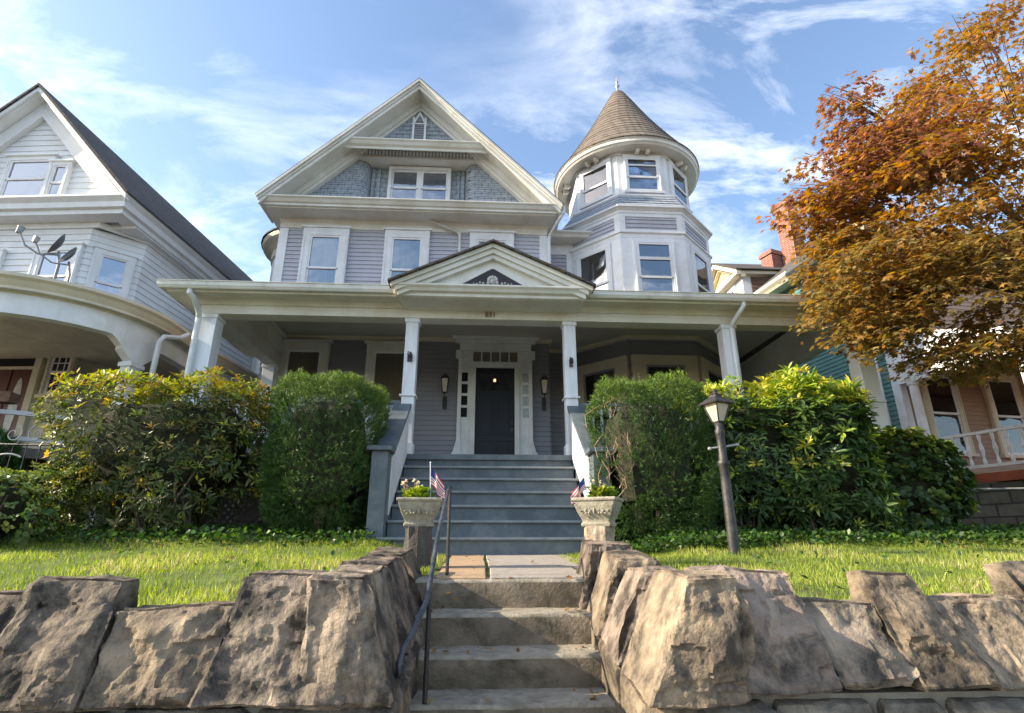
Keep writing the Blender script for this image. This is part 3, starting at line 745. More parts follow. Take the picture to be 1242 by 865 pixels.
b.build('house_trim', M['white_siding'], LH, bevel=.006)
b = MB(LM); gable_roof(b, -2.8, 10.37, -5.8, 7.32, .04, 7.32, -.1, 12.9, .07); b.build('main_roof', M['roof_dark'], LH)
# rear cross wing with a brown roof
b = MB(LM); b.box(-3, 1.2, 6.6, 11.4, .2, 6.9); b.build('rear_wing', M['white_siding'], LH)
b = MB(LM); b.prism([(6.2,6.85),(9.0,8.75),(12.0,6.85)], 'x', -3, 1.5); b.build('rear_roof', M['roof_brown'], LH)
# windows of the upper floor
window(LH, LM @ F(-1.62, .49, 4.95), .72, 1.30, .16, .14, True, None, (0,1), .52, 'blue_pane', 'white_siding', cap=.03, label='second-floor front window behind the satellite dish')
window(LH, LM @ F(-.685, .86, 4.95, 44.6), .50, 1.32, .14, .12, True, None, (0,1), .5, 'blue_pane', 'white_siding', cap=.03, label='narrow window on the angled corner of the second floor')
window(LH, LM @ F(-3.3, .49, 4.95), .62, 1.2, .14, .12, True, None, (0,1), .5, 'blue_pane', 'white_siding', cap=.02)
window(LH, LM @ F(-2.75, .34, 7.52), .95, 1.02, .09, .10, True, None, (0,1), .5, 'blue_pane', 'white_siding', cap=.05, label='wide attic window in the gable')
window(LH, LM @ F(-2.0, .34, 7.52), .30, .86, .09, .08, True, None, (0,1), .45, 'blue_pane', 'white_siding', cap=.05, label='small attic sidelight window')
# side wall windows seen past the porch
for v_ in (3.0, 4.6):
    window(LH, LM @ F(-.32, v_, 4.95-3.1+.3, 90), .75, 1.7, .14, .14, True, None, (0,1), .5, 'glass_dark', 'trim', cap=.03)
for v_ in (2.6, 4.4, 6.0):
    window(LH, LM @ F(-.32, v_, 4.95, 90) if v_ > 9 else LM @ F(-.32, v_+1.2, 3.3, 90), .62, 1.1, .14, .1, True, None, (0,1), .5, 'glass_dark', 'trim', cap=.02)
b = MB(LM); b.sweep([(-.32,1.3),(-.32,12.5)], [(0,3.08),(.14,3.08),(.14,3.14),(.05,3.18),(0,3.18)]); b.build('belt_course', M['trim'], LH)
# door + small window under the porch
Fd = LM @ F(-1.85, .485, 1.5)
d = MB(Fd); d.box(-.62, -.46, 0, -.08, 0, 2.55); d.box(.46, .60, 0, -.08, 0, 2.55); d.box(-.64, .62, 0, -.085, 2.36, 2.55); d.box(-.459, .459, 0, -.07, 2.04, 2.10); d.box(-.68, .66, 0, -.12, 2.55, 2.60)
DF = d.build('door_frame', M['stone_siding'], LH)
d = MB(Fd); d.box(-.46, .46, -.002, -.04, 0, 2.04); d.box(-.012, .012, -.041, -.055, 0, 2.04); DD = d.build('front_door', M['red_door'], LH, 'maroon double door with oval etched glass')
d = MB(Fd)
for q in (-.235, .235):
    n = 18; pts = [(q+.095*math.cos(2*PI*i/n), 1.25+.62*math.sin(2*PI*i/n)) for i in range(n)]
    d.prism(pts, 'y', -.041, -.046)
d.build('oval_pane', M['frost'], DD)
d = MB(Fd); d.box(-.45, .45, -.002, -.03, 2.10, 2.36); d.build('transom_window', M['interior'], LH)
window(LH, LM @ F(-.84, .485, 3.0), .42, .88, .07, .07, True, None, (0,1), .52, 'glass_dark', 'stone_siding', cap=.02, grid=(3, 4), label='small porch window of many panes')
# curved arched porch: outline in world XY, roof edge at z about 3.9
def lp(): 
    pts = [(-14.5, 7.05), (-11.5, 7.22), (-9.2, 7.38), (-7.9, 7.5)]
    for a in np.linspace(-85, 5, 10): pts.append((-7.55+1.95*math.cos(R(a)), 9.55+1.98*math.sin(R(a))))
    pts += [(-5.62, 11.0), (-5.35, 13.4)]
    return pts
LPp = lp()
b = MB(); b.sweep(LPp, [(0,4.02),(.03,4.02),(.03,3.97),(-.02,3.93),(-.05,3.88),(-.08,3.84),(-.08,3.80),(-.14,3.78),(-.14,3.76),(-.45,3.76),(-.45,4.02)])
b.build('porch_cornice', M['buff'], LH)
# arched frieze: sample along path, underside dips at the posts
def arch_frieze():
    P = [Vector(p) for p in LPp]; segs = []; s = 0; cum = [0]
    for i in range(len(P)-1): s += (P[i+1]-P[i]).length; cum.append(s)
    def at_(u):
        for i in range(len(P)-1):
            if u <= cum[i+1] or i == len(P)-2:
                t = (u-cum[i])/(cum[i+1]-cum[i]); p = P[i].lerp(P[i+1], t); d_ = (P[i+1]-P[i]).normalized(); return p, Vector((d_.y, -d_.x))
    posts = [0.3, 3.4, 9.55, 11.6, s-.2]
    m = MB(); n = 220; rows = []
    for k in range(n+1):
        u = s*k/n; p, nn = at_(u); d_ = min(abs(u-q) for q in posts)
        z = 3.44-max(0, 1-(d_-.12)/.42)*.36 if d_ > .12 else 3.08
        z = min(z, 3.44)
        rows.append((p-nn*.16, p-nn*.34, z))
    vs = []; fs = []
    for o_, i_, z in rows: vs += [(o_.x,o_.y,3.76),(o_.x,o_.y,z),(i_.x,i_.y,z),(i_.x,i_.y,3.76)]
    for k in range(n):
        a = 4*k; c = a+4
        fs += [(a,c,c+1,a+1),(a+1,c+1,c+2,a+2),(a+2,c+2,c+3,a+3)]
    m.add(vs, fs); m.build('arched_frieze', M['trim'], LH)
    for q in posts:
        p, nn = at_(q); a = math.degrees(math.atan2(nn.x, -nn.y)); c = p-nn*.25
        g_ = MB(F(c.x, c.y, 0, a)); g_.box(-.12, .12, -.09, .09, .4, 3.09); g_.box(-.15, .15, -.12, .12, 3.0, 3.07); g_.box(-.15, .15, -.12, .12, 2.3, 2.36)
        g_.build('porch_post', M['trim'], LH)
arch_frieze()
b = MB(); vs = [(p[0], p[1], 4.03) for p in LPp]; inn = []
IP = [LM @ Vector(q) for q in ((-7,.6,4.75),(-4.5,.6,4.75),(-3,.6,4.75),(-2.0,.6,4.75))]+[LM @ Vector((-1.0+.75*i/9, .55+.75*i/9, 4.75)) for i in range(10)]+[LM @ Vector((-.3,2.2,4.75)), LM @ Vector((-.3,4.6,4.75))]
n = len(LPp); b.add(vs+[tuple(p) for p in IP], [(i, i+1, n+i+1, n+i) for i in range(n-1)]); b.build('porch_roof', M['roof_dark'], LH)
b = MB(); b.add([(p[0]+.2*(1 if p[0] < -6 else -1)*0, p[1]+.05, 3.78) for p in LPp]+[(p.x, p.y, 3.78) for p in IP], [(i, i+1, n+i+1, n+i) for i in range(n-1)]); b.build('porch_ceiling', M['stone_siding'], LH)
b = MB(); b.add([(p[0], p[1]+.2, 1.5) for p in LPp]+[(p.x, p.y, 1.5) for p in IP], [(i, i+1, n+i+1, n+i) for i in range(n-1)]); b.sweep([(p[0]-.02, p[1]+.22) for p in LPp], [(0,1.5),(.03,1.5),(.03,1.36),(0,1.36)]); b.build('porch_floor', M['lattice'], LH)
b = MB(); b.tube([(-5.46,9.75,3.86),(-5.50,9.60,3.74),(-5.56,9.22,3.62),(-5.58,9.15,3.5),(-5.58,9.15,.5)], .045); b.build('downspout', M['trim'], LH)
# porch rail and skirt at far left
r = MB()
pth = [(p[0]-.02, p[1]+.25) for p in LPp if p[1] < 8.2]
r.sweep(pth, [(-.03,2.02),(.03,2.02),(.03,1.96),(-.03,1.96)]); r.sweep(pth, [(-.02,1.66),(.02,1.66),(.02,1.60),(-.02,1.60)])
RL = r.build('railing', M['trim'], LH)
for i in range(44):
    u = i/43; x = -11.4+u*4.5; y = 7.48+(x+11.4)*.06; q = MB(); q.box(x-.018, x+.018, y-.018, y+.018, 1.66, 1.96); q.build('baluster', M['trim'], RL)
lattice(-11.5, -6.9, 0, .45, 1.25, LH, 'trim', F(0, 8.13, 0, 3.5))
bb = MB(); bb.box(-11.5, -7.0, 8.3, 8.34, .0, 1.4); bb.build('under_porch', M['interior'], LH)
pl = empty('window_box', (-8.0, 7.55, 2.3), 'dry brown planter box along the porch rail of the white house', 'planter')
q = MB(F(-7.7, 7.44, 0, 6)); q.box(-1.8, 1.35, -.10, .08, 2.02, 2.16); q.build('trough', M['terra'], pl)

# satellite dishes
def dish(loc, rz, lab, sc=1.0):
    D_ = empty('satellite_dish', loc, lab, 'satellite dish', 'satellite dishes on the white porch roof', R(rz))
    Mx = wmat(D_) @ Matrix.Scale(sc, 4)
    m = MB(Mx); m.tube([(0,0,0),(0,0,.35),(.03,-.03,.50),(.05,-.05,.62)], .022); m.box(-.08, .08, -.08, .08, -.03, .02); m.build('mast', M['dish_arm'], D_)
    d = MB(Mx @ Matrix.Translation((.05,-.02,.72)) @ Matrix.Rotation(R(68), 4, 'Y') @ Matrix.Rotation(R(-8), 4, 'X'))
    pr = [(r_*.72, z_*.8) for r_, z_ in ((0,0),(.08,.006),(.16,.024),(.24,.054),(.285,.08),(.29,.085),(.285,.072),(.16,.014),(0,-.012))]
    d.lathe(pr, (0,0,0), 24); d.build('reflector', M['dish'], D_, smooth=True)
    a = MB(Mx); a.tube([(.05,-.03,.55),(.30,-.06,.50),(.50,-.1,.62),(.62,-.1,.85)], .016); a.tube([(.62,-.1,.80),(.60,-.1,.92)], [.04,.055]); a.build('feed_arm', M['dish_arm'], D_)
    return D_
dish((-7.15, 8.6, 4.28), 214, 'left-facing grey satellite dish with its arm raised, in front of the second-floor window')
dish((-6.85, 8.5, 4.12), 232, 'grey satellite dish low on the porch roof edge, beside the raised one', .85)
dish((-8.25, 8.3, 4.20), 224, 'grey satellite dish at the far left edge of the porch roof', .9)

# =================================================================== RIGHT HOUSE
RA = 8.1
RM = F(10.1, 12.2, 0, RA)
RH = empty('green_house', tuple(RM @ Vector((4, 0, .2))), 'green and tan sided house on the right behind the maple, with white railed porch', 'house', rz=R(RA))
b = MB(RM); b.box(.05, 10, .05, 14, .2, 8.0); b.build('house_core', M['green_siding'], RH)
b = MB(RM); b.siding([(0,14),(0,.0)], 1.2, 8.0, .115, .02); b.build('side_wall', M['green_siding'], RH)
b = MB(RM); b.siding([(0,0),(10,0)], 1.2, 8.0, .115, .02); b.build('front_wall', M['tan_siding'], RH)
b = MB(RM); b.box(-.04, .14, -.04, .0, 1.2, 7.9); b.box(-.04, -.001, -.03, .18, 1.2, 7.9); b.build('corner_board', M['trim'], RH); b = MB(RM); b.box(-.04,.01,.45,.55,1.2,7.9); b.build('wall_board', M['trim'], RH)
b = MB(RM); b.sweep([(-.5,14.4),(-.5,-.5),(10,-.5)], [(0,8.1),(.04,8.1),(.04,8.0),(-.05,7.92),(-.1,7.85),(-.6,7.84),(-.6,8.0)]); b.build('main_cornice', M['buff'], RH)
b = MB(RM); b.add([(-.5,-.5,8.08),(10,-.5,8.08),(10,14.4,8.08),(-.5,14.4,8.08),(4.6,5.5,12.3),(4.6,9,12.3),(8,5.5,12.3)], [(0,1,6,4),(0,4,5,3),(3,5,2),(1,2,5,6),(4,6,5)]); b.build('main_roof', M['roof_dark'], RH)
# porch (angled) of the right house
b = MB(RM); b.box(.3, 10, -2.7, -.0, 4.35, 4.4); b.build('porch_ceiling', M['buff'], RH)
b = MB(RM); b.sweep([(-.2,-.1),(.2,-2.8),(10,-2.8)], [(0,4.3),(.03,4.3),(.03,4.2),(-.05,4.1),(-.05,3.8),(-.3,3.8),(-.3,4.3)]); b.add([(-.2,-.1,4.3),(.2,-2.8,4.3),(10,-2.8,4.3),(10,0,5.2),(-.1,0,5.2)], [(0,1,2,3,4)]); b.build('porch_roof', M['trim'], RH)
pp = [(-.1,-.15),(.25,-2.6),(10,-2.6)]
b = MB(RM); b.add([(-.1,-.1,1.55),(.2,-2.7,1.55),(10,-2.7,1.55),(10,0,1.55)], [(0,1,2,3)]); b.sweep([(-.15,-.1),(.2,-2.7),(10,-2.7)], [(0,1.56),(.03,1.56),(.03,1.38),(-.05,1.38),(-.05,1.55)]); b.build('porch_floor', M['red_floor'], RH)
b = MB(RM); b.sweep([(-.05,-.1),(.3,-2.6),(10,-2.6)], [(0,1.37),(.0,0),(-.1,0),(-.1,1.37)]); b.build('porch_foundation', M['found'], RH)
b = MB(RM); b.sweep(pp, [(-.03,2.42),(.04,2.42),(.04,2.36),(-.03,2.36)]); b.sweep(pp, [(-.02,1.74),(.02,1.74),(.02,1.68),(-.02,1.68)])
RR = b.build('railing', M['trim'], RH)
for i in range(16):
    u = .3+i*.25
    p0 = Vector((-.1,-.15)); dd = (Vector((.25,-2.6))-p0); Lg = dd.length
    p = p0+dd*(u/Lg) if u < Lg else Vector((.25+(u-Lg), -2.6))
    q = MB(RM); q.lathe([(.03,0),(.035,.05),(.018,.14),(.045,.30),(.02,.46),(.035,.56),(.03,.62)], (p.x, p.y, 1.74), 8); q.build('baluster', M['trim'], RR)
for (x, y) in ((.0,-.35), (.35,-2.5), (4.5,-2.5)):
    q = MB(RM); q.lathe([(.13,1.56),(.13,1.7),(.10,1.74),(.095,3.7),(.12,3.74),(.13,3.8)], (x, y, 0), 16); q.build('porch_post', M['trim'], RH, smooth=False)
for x, lab in ((1.05, 'tall porch window of the tan wall next to the corner'), (2.95, 'tall porch window of the tan wall at the right edge'), (4.9, 'tall porch window out past the tree')):
    window(RH, RM @ F(x, -.012, 2.2), .80, 1.9, .15, .15, True, 'lace', (0, .5), .5, 'glass_dark', 'buff', cap=.04, label=lab)
# chimneys on the roof
for (x, y, w, dd, z0, z1, lab) in ((11.35, 17.2, .52, .55, 8.0, 12.4, 'tall red brick chimney'), (10.72, 17.6, .55, .5, 8.0, 10.5, 'short sooty brick chimney')):
    q = MB(F(x, y, 0, 20)); q.box(-w/2, w/2, -dd/2, dd/2, z0, z1-.2); q.box(-w/2-.05, w/2+.05, -dd/2-.05, dd/2+.05, z1-.2, z1-.08); q.box(-w/2, w/2, -dd/2, dd/2, z1-.08, z1)
    q.build('chimney', M['brick'], RH, lab)
# dormer with a yellow pediment facing the neighbour
DMx = 9.15
b = MB(); b.box(DMx, 12, 17.0, 20, 7.5, 9.35); b.build('dormer_wall', M['trim'], RH)
b = MB(); b.prism([(17.0,9.35),(20.0,9.35),(18.5,10.25)], 'x', DMx+.02, DMx+.10); b.build('dormer_gable', M['yellow_trim'], RH)
b = MB()
for ya in (16.75, 20.25): b.prism([(ya,9.30),(18.5,10.42),(18.5,10.26),(ya,9.14)], 'x', DMx-.30, DMx-.12); b.prism([(ya,9.16),(18.5,10.27),(18.5,10.14),(ya,9.04)], 'x', DMx-.12, DMx+.015)
b.prism([(16.8,9.30),(20.2,9.30),(20.2,9.18),(16.8,9.18)], 'x', DMx-.28, DMx+.0); b.box(DMx-.1, 12, 16.78, 16.998, 9.18, 9.30)
b.build('dormer_trim', M['buff'], RH)
b = MB()
for ya in (16.7, 20.3): b.prism([(ya,9.30),(18.5,10.45),(18.5,10.5),(ya,9.35)], 'x', DMx-.34, 13)
b.build('dormer_roof', M['roof_dark'], RH)
b = MB(); b.siding([(DMx+.3, 16.985), (12, 16.985)], 7.6, 9.15, .14, .02); b.build('dormer_shingles', M['roof_brown'], RH)
for yy in (17.8, 19.1): window(RH, F(DMx-.002, yy, 8.15, -90), .5, .8, .09, .08, True, None, (0,1), .5, 'blue_pane', 'trim', cap=0, label='small attic window in the yellow-gabled dormer')

# =================================================================== GROUND
def gz(x, y):
    """height of the lawn"""
    pts = [(2.9,-.10),(3.6,-.05),(4.5,.03),(5.5,.12),(6.4,.23),(7.2,.32),(9,.38)]
    z = pts[0][1]
    if y >= 9: z = .38
    else:
        for (a, za), (b_, zb) in zip(pts, pts[1:]):
            if a <= y <= b_: z = za+(zb-za)*(y-a)/(b_-a)
    pz = 0.0 if y < 4.1 else min(.09, (y-4.1)/2.6*.09)
    d = max(-.35-x, x-.80, 0) if y < 5.5 else max(-.5-x, x-1.5, 0)
    t = min(1, d/.8) if y > 3.6 else 1
    t = t*t*(3-2*t)
    if y > 8.5: t = 1
    return pz*(1-t)+z*t-.012
def lawn(x0, x1, y0, y1, nx, ny):
    vs = []; fs = []
    for j in range(ny+1):
        for i in range(nx+1):
            x = x0+(x1-x0)*i/nx; y = y0+(y1-y0)*j/ny; vs.append((x, y, gz(x, y)))
    for j in range(ny):
        for i in range(nx):
            a = j*(nx+1)+i; fs.append((a, a+1, a+nx+2, a+nx+1))
    return vs, fs
b = MB()
b.add(*lawn(-14, -.5, 3.0, 9.5, 90, 60)); b.add(*lawn(.9, 14, 3.0, 9.5, 90, 60)); b.add(*lawn(-.5, .9, 4.15, 9.5, 14, 50))
zf = gz(5, 9.5)
b.quad((-14,9.5,zf),(14,9.5,zf),(300,600,zf),(-300,600,zf)); b.quad((-14,3,gz(-14,3)),(-14,9.5,zf),(-300,600,zf),(-300,3,-.1)); b.quad((14,3,gz(14,3)),(300,3,-.1),(300,600,zf),(14,9.5,zf))
tag(b.build('lawn_ground', M['ground']), kind='structure')
b = MB(); b.quad((-400,-300,-1.42),(400,-300,-1.42),(400,3.1,-1.42),(-400,3.1,-1.42)); tag(b.build('ground', M['soil']), kind='structure')
b = MB(); b.box(-60, 60, .3, 2.35, -1.42, -1.27); tag(b.build('sidewalk', M['concrete']), kind='structure')
b = MB(); b.box(-60, 60, .12, .295, -1.43, -1.265); tag(b.build('kerb', M['flag_grey']), kind='structure')
b = MB(); b.quad((-60,-9,-1.40),(60,-9,-1.40),(60,.12,-1.40),(-60,.12,-1.40)); tag(b.build('road', M['asphalt']), kind='structure')
# garden path: two kinds of slab
def slab(mb, x0, x1, y0, y1, seed):
    random.seed(seed); j = lambda: random.uniform(-.012, .012)
    z = lambda y: gz(.2, y)+.02
    vs = [(x0+j(), y0+j(), z(y0)), (x1+j(), y0+j(), z(y0)), (x1+j(), y1+j(), z(y1)), (x0+j(), y1+j(), z(y1))]
    vs += [(a, b_, c-.06) for a, b_, c in vs]
    mb.add(vs, [(0,1,2,3),(0,4,5,1),(1,5,6,2),(2,6,7,3),(3,7,4,0)])
b = MB()
for k, (y0, y1) in enumerate(((4.16,4.98),(5.0,5.85),(5.87,6.74))):
    b.cur = 0; slab(b, -.32, .05, y0, y1, k)
    b.cur = 1; slab(b, .08, .80+.1*k, y0, y1, k+9)
tag(b.build('garden_path', [M['flag_ochre'], M['flag_grey']], bevel=.008), kind='structure')

# =================================================================== STONE STEPS
SS = empty('stone_steps', (.17, 3.0, -1.27), 'worn stained stone steps climbing between the two rock-faced walls', 'steps')
for k, (y, z) in enumerate(((4.1,0.0),(3.80,-.185),(3.50,-.365),(3.20,-.535),(2.90,-.715),(2.60,-.895),(2.30,-1.08))):
    vs = []; x0, x1 = -.44, .80; n = 36
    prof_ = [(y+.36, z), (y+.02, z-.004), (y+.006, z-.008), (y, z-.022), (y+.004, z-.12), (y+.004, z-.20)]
    m = MB(); rows = []
    for (py, pz_) in prof_:
        for i in range(n+1):
            x = x0+(x1-x0)*i/n
            nv = mn.noise(Vector((x*5, py*7+k*3, pz_*9)))*.010+mn.noise(Vector((x*19, py*13+k, pz_*20)))*.006
            chip = max(0, mn.noise(Vector((x*6+k*11, 3.3, k))) - .35)*.07 if pz_ > z-.03 and py < y+.03 else 0
            rows.append((x, py-nv*(1 if pz_ < z-.005 else 0)+chip, pz_+(nv*.5 if pz_ > z-.01 else 0)-chip*.6))
    fs = []
    for j in range(len(prof_)-1):
        for i in range(n): a = j*(n+1)+i; fs.append((a, a+n+1, a+n+2, a+1))
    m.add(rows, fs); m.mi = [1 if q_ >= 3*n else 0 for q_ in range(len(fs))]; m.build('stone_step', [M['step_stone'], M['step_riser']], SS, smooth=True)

# =================================================================== ROCK WALLS
def rock(par, name, cs, seed, mat, amp=.038, res=.0135, sides=False):
    """8-corner block (4 bottom, 4 top, counter-clockwise) with chiselled faces"""
    cs = [Vector(c) for c in cs]; rr = random.Random(seed)
    cen = sum(cs, Vector())/8
    def tri(u, v, w):
        a = cs[0].lerp(cs[1], u); b_ = cs[3].lerp(cs[2], u); c = cs[4].lerp(cs[5], u); d = cs[7].lerp(cs[6], u)
        return a.lerp(b_, v).lerp(c.lerp(d, v), w)
    L1 = max((cs[1]-cs[0]).length, (cs[5]-cs[4]).length); L2 = (cs[3]-cs[0]).length; L3 = max((cs[4]-cs[0]).length, (cs[7]-cs[3]).length)
    nu = max(4, int(L1/res)); nv = max(4, int(L2/res)); nw = max(4, int(L3/res))
    verts = {}; vl = []; fs = []
    # chiselled planes: the surface is the lowest of several tilted planes
    ext = max(L1, L2, L3)
    S = []
    for _ in range(9):
        g = Vector((rr.gauss(0,1), rr.gauss(0,.5), rr.gauss(0,1))).normalized()*rr.uniform(.15, .75)
        S.append((tri(rr.random(), 0, rr.uniform(.1,.95)), g, rr.uniform(.2, 3.0)*amp))
    def disp(p, u, v, w):
        q = p+Vector((mn.noise(p*7), mn.noise(p*7+Vector((5,5,5))), mn.noise(p*7+Vector((9,1,5)))))*.035
        h = min(o0+(q-s0).dot(g) for s0, g, o0 in S)
        du = min(u, 1-u)*L1; dv = min(v, 1-v)*L2; dw = min(w, 1-w)*L3
        front = v < 1e-6; side = u < 1e-6 or u > 1-1e-6
        e = min(du if not side else 9, dw if (front or side) else 9, dv if not front else 9)
        e += mn.noise(q*14)*.010-.004
        h = min(e*1.05+.0, 1.35*amp+.75*max(-1.3*amp, min(2.4*amp, h)))
        wt = 1.0 if (front or (sides and side and not (u > .5) == (seed in (21,22,23)))) else (.0 if side else .15)
        if side and wt == 0: h -= .006; e = 0; return mn.fractal(p*8, .9, 2.1, 4)*.10*amp-.010
        c_ = (mn.cell(q*6+Vector((seed,0,0)))-.5)*.30*amp*min(1, max(0, e)/.03)*wt
        return h*wt+c_+mn.fractal(p*7+Vector((seed,0,0)), .75, 2.1, 6)*.55*amp*(.4+.6*wt)+(mn.ridged_multi_fractal(Vector((p.x*9+p.z*4,p.y*9,p.z*7-p.x*4)), .8, 2.2, 4, 1.0, 2.0)-1)*.22*amp*wt
    face = [sides]
    def vid(i, j, k):
        key = (i, j, k)
        if key in verts: return verts[key]
        u, v, w = i/nu, j/nv, k/nw
        # rounded arrises
        p = tri(u, v, w)
        ed = sum(1 for t in (u, v, w) if t < 1e-6 or t > 1-1e-6)
        n_ = Vector((0,0,0))
        for (a, b_, t) in (((0,v,w),(1,v,w),u), ((u,0,w),(u,1,w),v), ((u,v,0),(u,v,1),w)):
            ax = (tri(*b_)-tri(*a)).normalized()
            if t < 1e-6: n_ -= ax
            if t > 1-1e-6: n_ += ax
        n_.normalize()
        h = disp(p, u, v, w)-(0 if ed < 2 else .012*(ed-1))
        q = p+n_*h+mn.noise_vector(p*3.1+Vector((seed,1,2)))*.022*min(1, amp/.035)
        verts[key] = len(vl); vl.append(tuple(q)); return verts[key]
    def grid(f, na, nb):
        for a in range(na):
            for b_ in range(nb):
                fs.append((vid(*f(a,b_)), vid(*f(a+1,b_)), vid(*f(a+1,b_+1)), vid(*f(a,b_+1))))
    grid(lambda a,b_: (a,b_,nw), nu, nv); grid(lambda a,b_: (a,0,b_), nu, nw); grid(lambda a,b_: (nu-a,nv,b_), nu, nw)
    grid(lambda a,b_: (nu,a,b_), nv, nw); grid(lambda a,b_: (0,nv-a,b_), nv, nw)
    grid(lambda a,b_: (nu-a,b_,0), nu, nv)
    m = MB(); m.add(vl, fs)
    o = m.build(name, mat, par, smooth=True)
    o.data.set_sharp_from_angle(angle=R(24))
    return o
def coping(par, x0, x1, y0, y1, top, bot, lean0, lean1, seed, mat, shift=.34):
    """front-wall coping: front face leans back by `shift`, sides slanted by lean0/lean1"""
    g_ = .020; x0 += g_; x1 -= g_; y0 += .035 if top < .05 else 0
    cs = [(x0, y0, bot), (x1, y0, bot), (x1, y1, bot), (x0, y1, bot),
          (x0+lean0, y0+shift, top), (x1+lean1, y0+shift, top), (x1+lean1, y1, top), (x0+lean0, y1, top)]
    return rock(par, 'coping_stone', cs, seed, mat)
WL = empty('rock_wall', (-2.5, 2.9, -1.4), 'rock-faced retaining wall left of the steps with heavy rough coping stones', 'wall', 'rock-faced front walls')
WR = empty('rock_wall', (2.5, 2.9, -1.4), 'rock-faced retaining wall right of the steps, its end stones catching the sun', 'wall', 'rock-faced front walls')
fm = 2.62
for (x0, x1, top, l0, l1, sd, mt) in ((-2.75,-2.09,.02,0,.02,1,'stoneC'), (-2.10,-1.60,.09,.0,-.06,2,'stoneA'), (-1.64,-1.15,-.03,-.03,.05,3,'stoneB'), (-1.19,-.52,.10,.06,.0,4,'stoneA'), (-3.4,-2.77,.08,0,0,5,'stoneA'), (-4.2,-3.42,-.03,0,0,6,'stoneC')):
    coping(WL, x0, x1, fm, 3.02, top, -.40, l0, l1, sd, M[mt], .27 if top > 0 else .2)
for (x0, x1, top, l0, l1, sd, mt) in ((.98,1.62,.11,.07,-.05,11,'stoneC'), (1.60,1.96,-.03,-.05,.02,12,'stoneA'), (1.94,2.34,.10,-.02,-.12,13,'stoneB'), (2.32,2.77,-.02,-.11,.0,14,'stoneB'), (2.74,3.5,.13,-.03,0,15,'stoneA'), (3.52,4.3,.0,0,0,16,'stoneC'), (4.32,5.2,.1,0,0,17,'stoneA')):
    coping(WR, x0, x1, fm, 3.02, top, -.37, l0, l1, sd, M[mt], .27 if top > 0 else .2)
# cheek copings flanking the steps
def cheek(par, q, y0, y1, top0, top1, bot0, bot1, xi0, xi1, wd, sd, mat, sh=.16):
    """q=-1 left of the steps, +1 right; inner faces lean away from the steps"""
    a0, a1 = xi0, xi1
    y0 += .014; y1 -= .014
    if q > 0: cs = [(a0,y0,bot0),(a0+wd,y0,bot0),(a1+wd,y1,bot1),(a1,y1,bot1),(a0+sh,y0,top0),(a0+wd,y0,top0),(a1+wd,y1,top1),(a1+sh,y1,top1)]
    else: cs = [(a0-wd,y0,bot0),(a0,y0,bot0),(a1,y1,bot1),(a1-wd,y1,bot1),(a0-wd,y0,top0),(a0-sh,y0,top0),(a1-sh,y1,top1),(a1-wd,y1,top1)]
    return rock(par, 'coping_stone', cs, sd, mat, sides=True, amp=.035)
cheek(WL, -1, 2.66, 3.28, .10, .12, -.42, -.33, -.36, -.36, .40, 21, M['stoneA'])
cheek(WL, -1, 3.30, 3.92, .13, .15, -.33, -.23, -.36, -.36, .42, 22, M['stoneC'])
cheek(WL, -1, 3.94, 4.55, .16, .20, -.23, -.12, -.36, -.36, .42, 23, M['stoneA'])
cheek(WR, 1, 2.60, 3.08, .11, .11, -.42, -.35, .72, .70, .45, 24, M['stoneB'], .22)
cheek(WR, 1, 3.10, 3.52, .10, .10, -.35, -.28, .70, .70, .42, 25, M['stoneC'], .18)
cheek(WR, 1, 3.54, 3.98, .15, .18, -.28, -.2, .70, .70, .40, 26, M['stoneB'], .14)
cheek(WR, 1, 4.00, 4.52, .22, .25, -.2, -.12, .68, .70, .40, 27, M['stoneC'], .10)
# wall bodies: courses of blocks and mortar
def body(par, blocks, back, mat):
    m = MB()
    for bk in back: m.box(*bk)
    m.build('mortar_core', M['mortar'], par)
    for n_, (cs, sd) in enumerate(blocks): rock(par, 'wall_stone', cs, sd, mat[n_ % len(mat)], .022, .03, True)
def frontblocks(xs, y0, rows, sd0):
    out = []
    for r_, (z0, z1) in enumerate(rows):
        for i in range(len(xs)-1):
            o_ = (.17 if r_ % 2 else 0)
            a, c = xs[i]+.012+o_, xs[i+1]-.012+o_
            out.append(([(a,y0,z0+.01),(c,y0,z0+.01),(c,y0+.3,z0+.01),(a,y0+.3,z0+.01),(a,y0,z1-.01),(c,y0,z1-.01),(c,y0+.3,z1-.01),(a,y0+.3,z1-.01)], sd0+r_*17+i))
    return out
rows = [(-.72,-.41),(-1.05,-.72),(-1.42,-1.05)]
xsL = [-4.0,-3.2,-2.55,-1.95,-1.5,-.95,-.42]; xsR = [.80,1.3,1.78,2.1,2.7,3.3,4.1,4.9]
body(WL, frontblocks(xsL, 2.68, rows, 100), [(-4.2,-.5,2.74,3.05,-1.42,-.42)], [M['stoneface']])
body(WR, frontblocks(xsR, 2.68, [(a, min(b_, -.38)) for a, b_ in rows], 200), [(.95,5.1,2.74,3.05,-1.42,-.40)], [M['stoneface']])
def sideblocks(x0, x1, ys, zt, sd0):
    out = []
    for i in range(len(ys)-1):
        a, c = ys[i]+.01, ys[i+1]-.01
        for r_, (dz0, dz1) in enumerate(((-.42, -.01), (-.85, -.43))):
            za = [zt(a)+dz1, zt(c)+dz1]; zb = zt((a+c)/2)+dz0
            out.append(([(x0,a,zb),(x1,a,zb),(x1,c,zb),(x0,c,zb),(x0,a,za[0]),(x1,a,za[0]),(x1,c,za[1]),(x0,c,za[1])], sd0+i*5+r_))
    return out
zc = lambda y: -.43+(y-2.6)*.16
